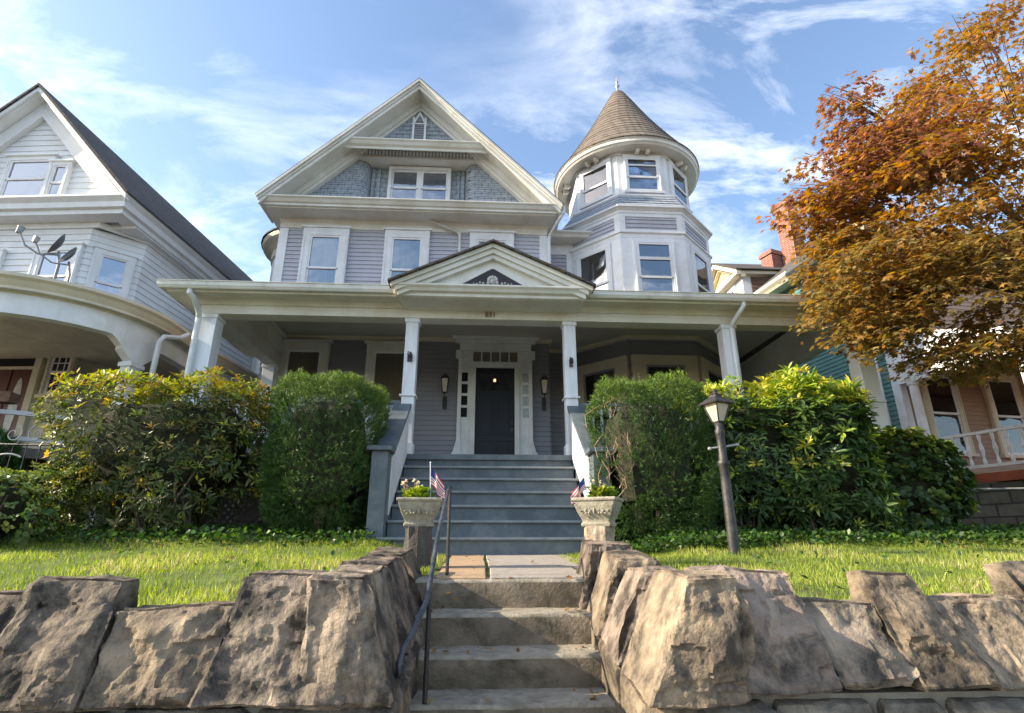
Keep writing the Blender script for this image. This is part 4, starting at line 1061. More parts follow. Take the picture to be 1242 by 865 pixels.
body(WL, sideblocks(-.66, -.345, [2.66,3.15,3.7,4.2,4.6], zc, 300), [(-.62,-.40,2.75,4.5,-1.42,-.44)], [M['stoneA']])
body(WR, sideblocks(.70, 1.0, [2.66,3.1,3.6,4.1,4.6], zc, 400), [(.75,.98,2.75,4.5,-1.42,-.44)], [M['stoneB']])

# =================================================================== PLANTERS, FLOWERS, FLAGS
def leafcloud(name, pos, dirs, size, colf, mat, par=None, tmpl='oval', label=None, updir=None):
    """many small leaf-shaped faces in one mesh"""
    T = {
     'oval': (np.array([(0,0,0),(.11,.3,.04),(.12,.68,.04),(0,1,-.06),(-.12,.68,.04),(-.11,.3,.04),(0,.5,-.015)]), [(0,1,6),(1,2,6),(2,3,6),(3,4,6),(4,5,6),(5,0,6)]),
     'needle': (np.array([(-.075,0,0),(.075,0,0),(.0,1,0)]), [(0,1,2)]),
     'blade': (np.array([(-.05,0,0),(.05,0,0),(.035,.55,.05),(-.035,.55,.05),(0,1,.22)]), [(0,1,2,3),(3,2,4)]),
     'round': (np.array([(0,0,0),(.32,.25,.06),(.36,.6,.06),(0,1,-.05),(-.36,.6,.06),(-.32,.25,.06)]), [(0,1,2,3),(0,3,4,5)]),
     'maple': (np.array([(0,0,0),(.10,.20,.01),(.42,.10,-.04),(.26,.34,.03),(.56,.62,-.05),(.20,.60,.03),(0,1,-.07),(-.20,.60,.03),(-.56,.62,-.05),(-.26,.34,.03),(-.42,.10,-.04),(-.10,.20,.01),(0,.42,.0)]),
               [(0,1,12),(1,2,3,12),(3,4,5,12),(5,6,7,12),(7,8,9,12),(9,10,11,12),(11,0,12)]),
    }
    tv, tf = T[tmpl]
    n = len(pos); pos = np.asarray(pos, float); d = np.asarray(dirs, float); d /= np.linalg.norm(d, axis=1)[:, None]+1e-9
    up = np.asarray(updir, float) if updir is not None else rng.normal(0, .45, (n, 3))+np.array([0,0,1.0])
    x = np.cross(d, up); x /= np.linalg.norm(x, axis=1)[:, None]+1e-9
    z = np.cross(x, d)
    s = np.asarray(size, float).reshape(n, 1, 1)
    V = pos[:, None, :] + s*(tv[None, :, 0:1]*x[:, None, :] + tv[None, :, 1:2]*d[:, None, :] + tv[None, :, 2:3]*z[:, None, :])
    k = len(tv); V = V.reshape(-1, 3)
    if par is not None:
        inv = np.array(wmat(par).inverted()); V = V @ inv[:3, :3].T + inv[:3, 3]
    me = bpy.data.meshes.new(name)
    lens = [len(f) for f in tf]; flat = np.concatenate([np.array(f) for f in tf]); nl = len(flat); nf = len(tf)
    me.vertices.add(n*k); me.vertices.foreach_set('co', V.ravel())
    loops = (flat[None, :]+(np.arange(n)*k)[:, None]).ravel()
    me.loops.add(len(loops)); me.loops.foreach_set('vertex_index', loops)
    st = np.concatenate([[0], np.cumsum(lens)[:-1]]); starts = (st[None, :]+(np.arange(n)*nl)[:, None]).ravel()
    me.polygons.add(n*nf); me.polygons.foreach_set('loop_start', starts)
    me.update(calc_edges=True)
    C_ = colf(pos) if callable(colf) else np.asarray(colf)
    C_ = np.clip(C_, .003, 1); ca = me.color_attributes.new('col', 'FLOAT_COLOR', 'POINT')
    ca.data.foreach_set('color', np.concatenate([np.repeat(C_, k, axis=0), np.ones((n*k, 1))], 1).ravel())
    me.materials.append(mat)
    o = bpy.data.objects.new(name, me); COL.objects.link(o)
    if par is not None: o.parent = par
    if label: o['label'] = label
    return o
def pal(cols, w=None, jit=.18):
    cols = np.array(cols, float)
    def f(pos):
        i = rng.choice(len(cols), len(pos), p=w); c = cols[i]
        return c*(1+rng.normal(0, jit, (len(pos), 1)))*(1+rng.normal(0, jit*.3, (len(pos), 3)))
    return f

def planter(loc, rz, lab, plab, pedmat):
    P_ = empty('pedestal', (loc[0], loc[1], .0), plab, 'pedestal', 'planter pedestals', R(rz))
    m = MB(F(loc[0], loc[1], 0, rz)); rows = []
    for k in range(9):
        z = -.1+.47*k/8; rr = []
        for i in range(20):
            a = 2*PI*i/20; r0 = .115/max(abs(math.cos(a)), abs(math.sin(a)))**.7
            r0 += mn.noise(Vector((math.cos(a)*4, math.sin(a)*4+loc[0], z*6)))*.022
            rr.append((r0*math.cos(a), r0*math.sin(a), z))
        rows += rr
    m.add(rows, [(k*20+i, k*20+(i+1) % 20, (k+1)*20+(i+1) % 20, (k+1)*20+i) for k in range(8) for i in range(20)]+[tuple(range(160, 180))])
    m.build('shaft', pedmat, P_)
    T_ = empty('stone_planter', (loc[0], loc[1], .37), lab, 'planter', 'cast stone planters', R(rz))
    b = MB(F(loc[0], loc[1], .37, rz))
    def ringz(w, dp, z): return [(-w,-dp,z),(w,-dp,z),(w,dp,z),(-w,dp,z)]
    prof_ = [(.125,.10,0),(.13,.105,.02),(.115,.092,.035),(.12,.095,.05),(.15,.12,.11),(.172,.138,.17),(.180,.144,.205),(.192,.155,.208),(.195,.158,.222),(.192,.155,.236),(.165,.128,.236),(.16,.124,.20)]
    vs = []; fs = []
    for p in prof_: vs += ringz(*p)
    for k in range(len(prof_)-1):
        for i in range(4): fs.append((k*4+i, k*4+(i+1) % 4, (k+1)*4+(i+1) % 4, (k+1)*4+i))
    fs.append(tuple(range(len(prof_)*4-4, len(prof_)*4)))
    b.add(vs, fs); b.build('bowl', M['planter'], T_, bevel=.006)
    o = MB(F(loc[0], loc[1], .37, rz) @ Matrix.Translation((0,-.128,.12)) @ Matrix.Rotation(R(-20), 4, 'X'))
    for q in (-1, 1):
        for a in range(6): blob(o, q*.055+.022*math.cos(a*PI/3), .022*math.sin(a*PI/3)+.005, .012, .012, .012, 8)
        for k in range(3): blob(o, q*(.10+.018*k), -.02+.025*k, .012, .008, .01, 8)
    blob(o, 0, .01, .014, .035, .014, 8)
    o.build('floral_relief', M['planter'], T_, smooth=True)
    s = MB(F(loc[0], loc[1], .37, rz)); s.box(-.16, .16, -.12, .12, .2, .215); s.build('soil', M['soil'], T_)
    return T_
planter((-.53, 5.0), 3, 'mossy cast stone planter with a floral relief, left of the steps', 'dark weathered pedestal left of the steps', M['stump'])
planter((1.02, 4.85), -28, 'pale cast stone planter turned at an angle, right of the steps', 'peeling pale and dark pedestal right of the steps', M['stump_pale'])
def flowers(x, y, z, lab, sd):
    r = np.random.default_rng(sd)
    E_ = empty('potted_flowers', (x, y, z), lab, 'flowers', 'flowers in the planters')
    n = 150; a = r.uniform(0, 2*PI, n); rr = np.sqrt(r.uniform(0, 1, n))*.10
    pos = np.stack([x+rr*np.cos(a), y+.8*rr*np.sin(a), z+r.uniform(-.01, .09, n)], 1); d = np.stack([np.cos(a)*.8, np.sin(a)*.8, r.uniform(.1, 1, n)], 1)
    leafcloud('foliage', pos, d, r.uniform(.04,.075,n), pal([(.22,.30,.03),(.14,.24,.03),(.34,.38,.06)]), M['leaf'], E_, 'round')
    st = MB(); pp_ = []
    for k in range(9):
        px = x+r.uniform(-.13,.04); py = y+r.uniform(-.07,.05); pz = z+r.uniform(.09,.17); st.tube([(x*.5+px*.5, y*.5+py*.5, z),(px,py,pz)], .003, 4); pp_.append((px,py,pz))
    st.build('stem', M['twig'], E_)
    pos = np.repeat(np.array(pp_), 7, axis=0); d = r.normal(0, 1, (len(pos), 3))
    leafcloud('blossom', pos, d, r.uniform(.018,.028,len(pos)), pal([(.75,.70,.55),(.7,.55,.45),(.6,.5,.35)]), M['leaf'], E_, 'round')
flowers(-.56, 4.97, .59, 'yellow-green flowers with pale blossoms in the left planter', 5)
flowers(1.05, 4.84, .59, 'yellow-green flowers with small white blossoms in the right planter', 6)
def usflag(base, tip, drop, lab, side):
    E_ = empty('small_flag', base, lab, 'flag', 'small striped flags in the planters')
    B, T = Vector(base), Vector(tip)
    m = MB(); m.tube([B, T], .004, 6); m.lathe([(0,0),(.007,.004),(.006,.012),(0,.018)], tuple(T), 8); m.build('flag_stick', M['trim'], E_)
    # cloth hangs from the stick: top edge folds down
    f = MB(); nu, nv = 20, 26; vs = []
    Wd, Ht = .22, .15
    for j in range(nv+1):
        for i in range(nu+1):
            u = i/nu; v = j/nv
            at_ = T.lerp(B, .06+.50*v)
            s_ = u*Wd
            fold = math.sin(u*9+v*2)*.018*u
            x = at_.x+side*(s_*.58+.02*math.sin(u*7)*v); y = at_.y+fold*1.6; z = at_.z-s_*.72-.02*u*math.sin(v*5)
            vs.append((x, y, z))
    for j in range(nv):
        for i in range(nu):
            a = j*(nu+1)+i; st_ = int(j/nv*13)
            f.cur = 2 if (i < nu*.42 and st_ < 7) else (st_ % 2)
            f.add([vs[a], vs[a+1], vs[a+nu+2], vs[a+nu+1]], [(0,1,2,3)])
    f.build('flag_cloth', FLAG, E_)
    return E_
usflag((-.44,4.98,.58), (-.455,4.97,.91), .1, 'small red and white striped flag hanging in the left planter', 1)
usflag((.93,4.82,.58), (.90,4.80,.80), .1, 'small red and white striped flag drooping in the right planter', -1)

# =================================================================== HANDRAIL, LAMP POST
HR = empty('handrail', (-.26, 4.3, 0), 'worn dark iron handrail sloping down the left side of the stone steps', 'handrail')
b = MB(); b.tube([(-.235,4.32,.64),(-.245,4.22,.60),(-.27,3.72,.29),(-.275,3.2,-.04),(-.32,3.02,-.165),(-.355,2.93,-.235),(-.365,2.87,-.29),(-.362,2.88,-.335),(-.358,2.92,-.34),(-.357,2.93,-.30)], [.015]*10, 10)
b.build('rail', M['blue_iron'], HR, smooth=True)
for (x, y, z0, z1) in ((-.235,4.30,-.02,.62),(-.268,3.24,-.56,-.01)):
    b = MB(); b.tube([(x,y,z0),(x,y,z1)], .013, 8); b.lathe([(.035,z0),(.03,z0+.012),(.013,z0+.02)], (x,y,0), 10); b.build('rail_post', M['black_iron'], HR)
LP = empty('lamp_post', (2.52, 5.6, .08), 'weathered black lamp post with a four-sided frosted lantern standing on the lawn', 'lamp post')
b = MB(); b.lathe([(.056,-.1),(.054,.35),(.050,.80),(.047,.98),(.060,1.0),(.064,1.03),(.046,1.05),(.043,1.30),(.052,1.32),(.052,1.36),(.042,1.38),(.045,1.44),(.0,1.44)], (2.52,5.6,0), 18); b.build('pole', M['black_iron'], LP, smooth=True)
b = MB(); b.tube([(2.40,5.6,1.17),(2.68,5.6,1.21)], .011, 8); b.lathe([(0,-.02),(.02,-.01),(.02,.01),(0,.02)], (2.69,5.6,1.212), 8); b.lathe([(0,-.02),(.02,-.01),(.02,.01),(0,.02)], (2.39,5.6,1.168), 8); b.build('ladder_bar', M['dish_arm'], LP)
b = MB(F(2.52,5.6,0,22))
b.lathe([(.05,1.44),(.062,1.45),(.05,1.465)], (0,0,0), 4, off=PI/4)
for k in range(4):
    a = PI/4+k*PI/2; b.tube([(.062*math.cos(a),.062*math.sin(a),1.455),(.135*math.cos(a),.135*math.sin(a),1.645)], .008, 5)
b.lathe([(.13,1.64),(.185,1.642),(.19,1.652),(.10,1.71),(.065,1.725),(.065,1.745),(.075,1.75),(.03,1.775),(.02,1.78),(.03,1.80),(.0,1.825)], (0,0,0), 4, off=PI/4); b.build('lantern_frame', M['black_iron'], LP)
b = MB(F(2.52,5.6,0,22)); b.lathe([(.055,1.46),(.125,1.64)], (0,0,0), 4, off=PI/4); b.build('lantern_glass', M['frost_lamp'], LP)

# =================================================================== SHRUBS
def sq(v, p): return np.sign(v)*np.abs(v)**p
def boxpts(n, c, h, p=.45, r=None, lump=.10, seed=0, f=2.2, shell=.22):
    """points and outward directions on a lumpy rounded box"""
    r = r or rng
    A_ = np.array([h[1]*h[2], h[0]*h[2], h[0]*h[1]]); ax_ = r.choice(3, n, p=A_/A_.sum())
    q = r.uniform(-1, 1, (n, 3)); q[np.arange(n), ax_] = r.choice([-1.0, 1.0], n)
    d = q/np.linalg.norm(q, axis=1)[:, None]
    m = (np.abs(d)**(2/p)).sum(1)**(-p/2); s = d*m[:, None]
    k = np.array([mn.noise(Vector((a*f+seed, b_*f, c_*f)))+.5*mn.noise(Vector((a*f*2.6+seed, b_*f*2.6, c_*f*2.6))) for a, b_, c_ in s*np.array(h)])
    sc = 1+lump*k*1.6-np.abs(r.normal(0, shell*.5, n))*.6
    return np.array(c)+s*np.array(h)*sc[:, None], d
def core(name, c, h, par, mat, seed=0, p=.45, k=.8):
    m = MB(); n1, n2 = 26, 14; vs = []; fs = []
    for j in range(n2+1):
        for i in range(n1):
            th = PI*j/n2; ph = 2*PI*i/n1; d = Vector((math.sin(th)*math.cos(ph), math.sin(th)*math.sin(ph), math.cos(th)))
            mm = (abs(d.x)**(2/p)+abs(d.y)**(2/p)+abs(d.z)**(2/p))**(-p/2)
            s = d*mm*k*(1+.12*mn.noise(d*3+Vector((seed,0,0))))
            vs.append((c[0]+s.x*h[0], c[1]+s.y*h[1], c[2]+s.z*h[2]))
    for j in range(n2):
        for i in range(n1): fs.append((j*n1+i, j*n1+(i+1) % n1, (j+1)*n1+(i+1) % n1, (j+1)*n1+i))
    m.add(vs, fs); return m.build(name, mat, par)
M['thicket'] = surf('shaded_twigs', (.028,.030,.014), .95, .5, 14, .8, 40)

def yew(x, y, z0, hx, hy, hz, lab, sd, nsp=12000, gap=None):
    E_ = empty('yew_bush', (x, y, z0), lab, 'bush', 'clipped yew bushes')
    c = (x, y, z0+hz); h = (hx, hy, hz)
    core('inner_twigs', c, h, E_, M['thicket'], sd, .4, .70)
    P, d = boxpts(nsp, c, h, .36, lump=.10, seed=sd, shell=.16)
    keep = np.ones(len(P), bool)
    if gap is not None:
        for gx, gz_, gr_x, gr_z, pr in gap:
            e = ((P[:,0]-gx)/gr_x)**2+((P[:,2]-gz_)/gr_z)**2
            keep &= ~((e < 1) & (P[:,1] < y) & (rng.random(len(P)) < pr))
    P = P[keep]; d = d[keep]; n = len(P)
    ax = d+rng.normal(0, .35, (n, 3))+np.array([-.1,0,.75]); ax /= np.linalg.norm(ax, axis=1)[:, None]
    L_ = rng.uniform(.05, .11, n); nn = 9
    t = np.tile(np.linspace(.1, 1, nn), n); A = np.repeat(ax, nn, 0); PP = np.repeat(P, nn, 0)+A*(t*np.repeat(L_, nn))[:, None]
    q = rng.normal(0, 1, (n*nn, 3)); q -= A*(q*A).sum(1)[:, None]; q /= np.linalg.norm(q, axis=1)[:, None]
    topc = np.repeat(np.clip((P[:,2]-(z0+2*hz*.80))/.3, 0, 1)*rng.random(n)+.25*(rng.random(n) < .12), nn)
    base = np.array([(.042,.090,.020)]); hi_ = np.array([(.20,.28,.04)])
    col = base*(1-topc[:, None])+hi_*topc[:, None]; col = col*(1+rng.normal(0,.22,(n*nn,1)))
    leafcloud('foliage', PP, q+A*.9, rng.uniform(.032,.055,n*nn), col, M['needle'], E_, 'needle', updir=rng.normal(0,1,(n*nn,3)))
    # long shoots on top
    k = 11; m_ = []; dd = []; s_ = MB()
    for i in range(k):
        sx = x+rng.uniform(-.9,.9)*hx; sy = y-rng.uniform(-.2,.7)*hy; sz = z0+2*hz-.05; hh = rng.uniform(.08,.26)
        for u in np.linspace(0, 1, 26): m_.append((sx, sy, sz+hh*(u-.25))); dd.append((rng.normal(0,.6), rng.normal(0,.6), .9))
        s_.tube([(sx,sy,sz-.1),(sx,sy,sz+hh)], .003, 4)
    leafcloud('top_shoots', m_, dd, rng.uniform(.02,.035,len(m_)), pal([(.16,.22,.04),(.10,.17,.03),(.22,.2,.06)]), M['needle'], E_, 'needle')
    s_.build('twig', M['twig'], E_) if False else None
    tr = MB()
    for i in range(7):
        a = rng.uniform(0, 2*PI); tr.tube([(x+.15*math.cos(a), y+.15*math.sin(a), z0-.25), (x+.35*hx*math.cos(a), y+.3*hy*math.sin(a), z0+.4*hz), (x+.8*hx*math.cos(a), y+.6*hy*math.sin(a), z0+hz)], [.03,.022,.012], 7)
    tr.build('trunk', M['twig'], E_)
    return E_
yew(-2.0, 7.25, .42, .63, .66, .90, 'tall clipped dark green yew bush left of the porch steps', 3, gap=[(-1.25,.55,.35,.5,.85)])
yb_ = yew(2.16, 7.05, .36, .68, .66, .92, 'tall clipped yew bush right of the porch steps with bare brown twigs showing', 9, gap=[(1.62,1.55,.20,.40,.8),(1.70,.85,.22,.25,.9)])
b = MB()
for i in range(26):
    x0 = 1.62+rng.normal(0,.12); z0 = rng.uniform(.7,1.8); y0 = 6.52+rng.uniform(-.05,.08)
    b.tube([(x0,y0,z0),(x0+rng.normal(0,.07),y0-.02,z0+.14),(x0+rng.normal(0,.1),y0+.02,z0+.28)], [.007,.005,.003], 4)
b.build('bare_twigs', M['twig'], yb_)

def rhodo(name, c, h, z0, lab, sd, nro, cols, topcols, par_group='broad-leaved rhododendron bushes', size=(.07,.12), gap=None, cat='bush', p=.5, stems=14, k=.74, tmpl='oval', lump=.16, per=(7,11)):
    E_ = empty(name, (c[0], c[1], z0), lab, cat, par_group)
    if k: core('inner_twigs', c, h, E_, M['thicket'], sd, p, k)
    P, d = boxpts(nro, c, h, p, lump=lump, seed=sd, shell=.25, f=1.6)
    keep = P[:,2] > z0-.05
    if gap is not None:
        for gx, gz_, gr_x, gr_z, pr in gap:
            e = ((P[:,0]-gx)/gr_x)**2+((P[:,2]-gz_)/gr_z)**2; keep &= ~((e < 1) & (rng.random(len(P)) < pr))
    P = P[keep]; d = d[keep]
    pos = []; dr = []; sz = []; cl_ = []; ups = []
    cols = np.array(cols); topcols = np.array(topcols)
    ztop = c[2]+h[2]
    for p_, dd in zip(P, d):
        ax = Vector(dd)*.8+Vector((rng.normal(0,.25), rng.normal(0,.25), .7)); ax.normalize()
        u = ax.orthogonal().normalized(); w = ax.cross(u); n_ = rng.integers(*per); s_ = rng.uniform(*size)
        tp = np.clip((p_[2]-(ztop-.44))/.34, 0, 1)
        yl = rng.random() < .11+.88*tp  # sunlit tops put into the leaf colour, along with new-growth yellow
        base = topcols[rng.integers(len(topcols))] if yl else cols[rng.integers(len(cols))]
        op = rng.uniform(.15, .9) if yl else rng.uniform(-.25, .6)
        for i in range(n_):
            a = 2*PI*i/n_+rng.normal(0,.45); rad = u*math.cos(a)+w*math.sin(a); dv = (rad+ax*(op+rng.normal(0,.32))).normalized()
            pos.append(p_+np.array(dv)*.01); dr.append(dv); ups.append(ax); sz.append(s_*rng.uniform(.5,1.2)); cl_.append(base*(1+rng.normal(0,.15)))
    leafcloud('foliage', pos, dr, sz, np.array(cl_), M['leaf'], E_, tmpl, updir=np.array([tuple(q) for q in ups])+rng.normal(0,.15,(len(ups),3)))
    if stems:
        m = MB()
        for i in range(stems):
            sx = c[0]+rng.uniform(-.6,.6)*h[0]; sy = c[1]+rng.uniform(-.6,.5)*h[1]; ex = sx+rng.normal(0,.28)
            m.tube([(sx,sy,z0-.1),(sx*.7+ex*.3+rng.normal(0,.06),sy-.05,z0+h[2]*.5),(ex,sy-.1,z0+h[2]*1.2)], [.022,.017,.009], 6)
        m.build('stem', M['bark'], E_)
    return E_
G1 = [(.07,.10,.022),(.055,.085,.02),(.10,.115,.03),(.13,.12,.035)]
Y1 = [(.42,.38,.05),(.34,.35,.05),(.40,.27,.06),(.22,.28,.04)]  # top-leaf tones: new growth plus painted sunlight
rhodo('rhododendron_bush', (-4.0,7.35,1.42), (1.30,.85,.86), .30, 'broad rhododendron with yellow-tipped top leaves coloured as sunlit in front of the left end of the porch', 31, 2700, G1, Y1,
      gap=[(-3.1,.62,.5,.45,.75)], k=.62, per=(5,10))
rhodo('rhododendron_bush', (-3.95,6.9,.62), (.38,.3,.34), .28, 'small low rhododendron shoot with a yellowing leaf under the larger left bush', 32, 40, G1, [(.4,.32,.03)], k=0, stems=3)
G2 = [(.045,.095,.026),(.06,.12,.03),(.075,.13,.03),(.045,.08,.022)]
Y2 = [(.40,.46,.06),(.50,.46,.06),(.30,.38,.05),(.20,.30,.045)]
rhodo('rhododendron_bush', (3.75,7.45,1.40), (.92,.8,.90), .32, 'rhododendron with bright yellow-green top coloured as sunlit directly behind the lamp post', 33, 1600, G2, Y2, k=.66, size=(.09,.14))
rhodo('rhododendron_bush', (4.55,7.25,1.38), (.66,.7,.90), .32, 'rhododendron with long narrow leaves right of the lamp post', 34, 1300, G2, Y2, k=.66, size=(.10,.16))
rhodo('laurel_bush', (6.2,7.9,1.10), (.70,.6,.72), .32, 'rounded dark green laurel bush between the rhododendrons and the green house', 35, 1300, G2, [(.22,.25,.04),(.12,.18,.03)], None, size=(.06,.10), k=.75, tmpl='round', cat='bush', lump=.14)
# small shrubs at far left
rhodo('garden_shrub', (-5.35,6.3,.55), (.75,.55,.48), .12, 'loose leafy garden shrub with red blossoms at the lower left', 36, 900, [(.06,.11,.025),(.10,.15,.035),(.16,.18,.05)], [(.2,.24,.06),(.14,.19,.04)], None, size=(.035,.065), k=.55, tmpl='round', lump=.25)
pos = []
for cc in ((-5.36,6.0,1.02),(-5.72,5.98,.86)):
    for i in range(12): pos.append((cc[0]+rng.normal(0,.025), cc[1]+rng.normal(0,.025), cc[2]+rng.normal(0,.025)))
fl = empty('red_flowers', (-5.5,6.0,.3), 'two orange-red blossoms rising from the lower left shrub', 'flowers')
leafcloud('blossom', pos, rng.normal(0,1,(24,3)), [.06]*24, pal([(.55,.09,.05),(.6,.14,.07)]), M['leaf'], fl, 'round')
s_ = MB(); s_.tube([(-5.36,6.1,.4),(-5.36,6.0,1.0)], .006, 5); s_.tube([(-5.7,6.1,.4),(-5.72,5.98,.84)], .006, 5); s_.build('stem', M['bark'], fl)
cb = empty('conifer_bush', (-7.0,7.7,.4), 'round feathery dark green conifer bush in front of the white house porch', 'bush')
core('inner_twigs', (-6.95,7.75,1.1), (.62,.5,.62), cb, M['thicket'], 3, .9, .85)
P, d = boxpts(5200, (-6.95,7.75,1.1), (.68,.52,.68), .9, lump=.12, seed=40, shell=.14)
leafcloud('foliage', P, d*.6+np.array([.25,-.1,.9]), rng.uniform(.07,.14,len(P)), pal([(.03,.10,.018),(.045,.13,.025),(.02,.07,.012)]), M['needle'], cb, 'blade')

# iron garden fence with scroll at far left
IF = empty('iron_fence', (-6.2,7.0,.3), 'thin black iron garden fence with scrolled top and hooped arch behind left shrubs', 'fence')
b = MB(); b.tube([(-9.5,7.0,1.42),(-5.0,7.0,1.36)], .013, 6); b.tube([(-9.5,7.0,.6),(-5.0,7.0,.55)], .012, 6)
x = -9.4
while x < -5.1: b.tube([(x,7.0,.3),(x,7.0,1.39)], .007, 5); x += .16
b.build('fence_panel', M['black_iron'], IF)
b = MB()
for cx, q in ((-5.75,1),(-5.48,-1)):
    pts = [(cx+q*(.02+.013*t)*math.cos(t*1.1), 6.99, 1.50+(.02+.013*t)*math.sin(t*1.1)) for t in np.linspace(0, 7, 26)]; b.tube(pts, .008, 5)
b.build('scroll', M['dish_arm'], IF)
b = MB(); pts = [(-5.95+.34*math.cos(a), 6.9, .95+.34*math.sin(a)) for a in np.linspace(PI, PI*.35, 14)]; b.tube([(-6.29,6.9,.4)]+pts, .013, 6)
pts = [(-5.55+.34*math.cos(a), 6.75, .88+.34*math.sin(a)) for a in np.linspace(PI, PI*.35, 14)]; b.tube([(-5.89,6.75,.4)]+pts, .011, 6); b.build('arch', M['dish_arm'], IF)
# pipe rail low in front of the right house
PR = empty('pipe_rail', (8.4,8.2,.3), 'low thin pipe rail in front of the stone foundation at the right', 'rail')
b = MB(); b.tube([(6.7,8.6,1.02),(10.5,7.7,1.02)], .015, 6); b.build('rail_bar', M['dish_arm'], PR)
for k in range(3):
    b = MB(); b.tube([(7.2+1.3*k,8.48-.31*k,.3),(7.2+1.3*k,8.48-.31*k,1.02)], .015, 6); b.build('rail_post', M['dish_arm'], PR)

# =================================================================== MAPLE
MT = empty('maple_tree', (10.2, 7.2, .2), 'large maple with orange and bronze leaves hanging in from the right', 'tree')
tr = MB()
tr.tube([(10.2,7.2,-.1),(10.15,7.2,1.2),(10.0,7.2,2.4),(9.8,7.2,3.8)], [.30,.24,.21,.17], 14)
clumps = []
def branch(p0, p1, r0, r1, n=6, sag=.0):
    p0, p1 = Vector(p0), Vector(p1); pts = []
    for i in range(n+1):
        t = i/n; p = p0.lerp(p1, t)+Vector((rng.normal(0,.05), rng.normal(0,.05), math.sin(PI*t)*sag+rng.normal(0,.04)))*(1 if 0 < i < n else 0); pts.append(p)
    tr.tube(pts, [r0+(r1-r0)*i/n for i in range(n+1)], 7); return pts
# crown envelope: list of (centre, radii) ellipsoids in the world
ENV = [((8.3,7.2,5.2),(2.5,2.2,2.4)), ((9.3,7.2,7.2),(1.9,2.0,2.2)), ((6.45,6.9,4.8),(1.40,1.4,1.2)), ((5.75,6.8,3.8),(.95,1.1,.90)), ((7.0,6.5,3.3),(1.9,1.4,.95)), ((5.15,6.9,5.15),(.50,.5,.33)),
       ((5.5,6.9,5.6),(.60,.6,.45)), ((6.02,6.9,6.85),(.20,.25,.60)), ((6.75,6.9,6.0),(.85,.8,.75)), ((8.4,5.8,3.3),(1.6,.9,.95)), ((9.3,6.6,4.6),(1.3,1.8,1.8))]
EP = [.24,.15,.12,.08,.14,.015,.03,.015,.06,.08,.07]
def inenv(p):
    return max(1-sum(((p[i]-c[i])/r[i])**2 for i in range(3)) for c, r in ENV)
cand = []
while len(cand) < 1050:
    c, r = ENV[rng.choice(len(ENV), p=EP)]
    d_ = rng.normal(0,1,3); d_ /= np.linalg.norm(d_); rad = rng.uniform(.55,1.0)**.5
    p = np.array(c)+d_*np.array(r)*rad
    if p[2] < 2.45 or p[1] < 4.4: continue
    if inenv(p) > .62 and rng.random() < .7: continue
    if p[0] > 10.6: continue
    cand.append(p)
for tgt in ((5.9,6.8,5.0),(5.4,6.8,3.9),(6.8,6.9,6.2),(9.0,7,8.8),(7.4,5.8,3.8),(4.9,6.9,5.2),(8.4,8.6,6.5),(9.3,6.5,6.0),(6.02,6.9,7.2)):
    pts = branch((9.95,7.2,rng.uniform(2.5,3.7)), tgt, .09, .018, 7, .35)
pos = []; dr = []; ups = []; sz = []; cl_ = []
bc = [np.array(c) for c in ((.33,.15,.035),(.30,.17,.04),(.24,.145,.04),(.36,.20,.05))]
rc = [np.array(c) for c in ((.25,.11,.07),(.31,.14,.07),(.20,.09,.065))]
gc = [np.array(c) for c in ((.20,.155,.045),(.26,.19,.07),(.14,.11,.035),(.24,.14,.04))]
for p in cand:
    out = p-np.array((9.2,7.2,4.2)); out[2] *= .5; out /= np.linalg.norm(out)+1e-6
    n_ = int(rng.uniform(34, 62)); R1 = rng.uniform(.28,.50)
    hh = p[2]+.35*mn.noise(Vector(p)*.8)*3
    wR = .65*np.clip((hh-4.7)/1.3, 0, 1)*np.clip((8.4-p[0])/2, .15, 1); wG = np.clip((4.6-hh)/1.2, .08, .85)
    slope = -.35
    if rng.random() < .5: tr.tube([tuple(p-out*R1*1.1+np.array((0,0,-.02))), tuple(p), tuple(p+out*R1*.9+np.array((0,0,slope*R1*.5)))], [.009,.006,.003], 4)
    for i in range(n_):
        a = rng.uniform(0, 2*PI); rr = math.sqrt(rng.random())*R1
        o_ = np.array((math.cos(a)*rr, math.sin(a)*rr, 0)); ro = o_.dot(out)
        q = p+o_+np.array((0,0,slope*ro+rng.normal(0,.05)))
        pos.append(q); dv = np.array((out[0]*.6+math.cos(a)*.7, out[1]*.6+math.sin(a)*.7, rng.normal(-.45,.3))); dr.append(dv)
        ups.append(np.array((rng.normal(0,.4), rng.normal(0,.4)-.15, 1.0))); sz.append(rng.uniform(.055,.13))
        u = rng.random(); S_ = rc if u < wR else (gc if u < wR+wG else bc)
        cl_.append(S_[rng.integers(len(S_))]*(1+rng.normal(0,.2)))
tr.build('trunk', M['bark'], MT)
leafcloud('crown', pos, dr, sz, np.array(cl_), M['maple'], MT, 'maple', updir=ups)

# distant trees behind the houses
def fartree(x, y, z, r, lab, sd):
    E_ = empty('distant_tree', (x, y, .3), lab, 'tree', 'trees behind the houses')
    P, d = boxpts(4200, (x,y,z), (r,r,r*.8), 1.0, lump=.5, seed=sd, f=.8, shell=.5)
    leafcloud('crown', P, d+rng.normal(0,.6,d.shape), rng.uniform(.18,.34,len(P)), pal([(.06,.11,.03),(.09,.14,.04),(.05,.085,.02)]), M['leaf'], E_, 'round')
    m = MB(); m.tube([(x,y,.2),(x,y,z*.6),(x,y,z)], [.35,.25,.1], 8); m.build('trunk', M['bark'], E_)
fartree(12.6, 30, 13.2, 2.8, 'green tree rising behind the yellow-gabled dormer', 51)
fartree(22, 30, 8, 4, 'green tree far behind the right-hand house', 52)

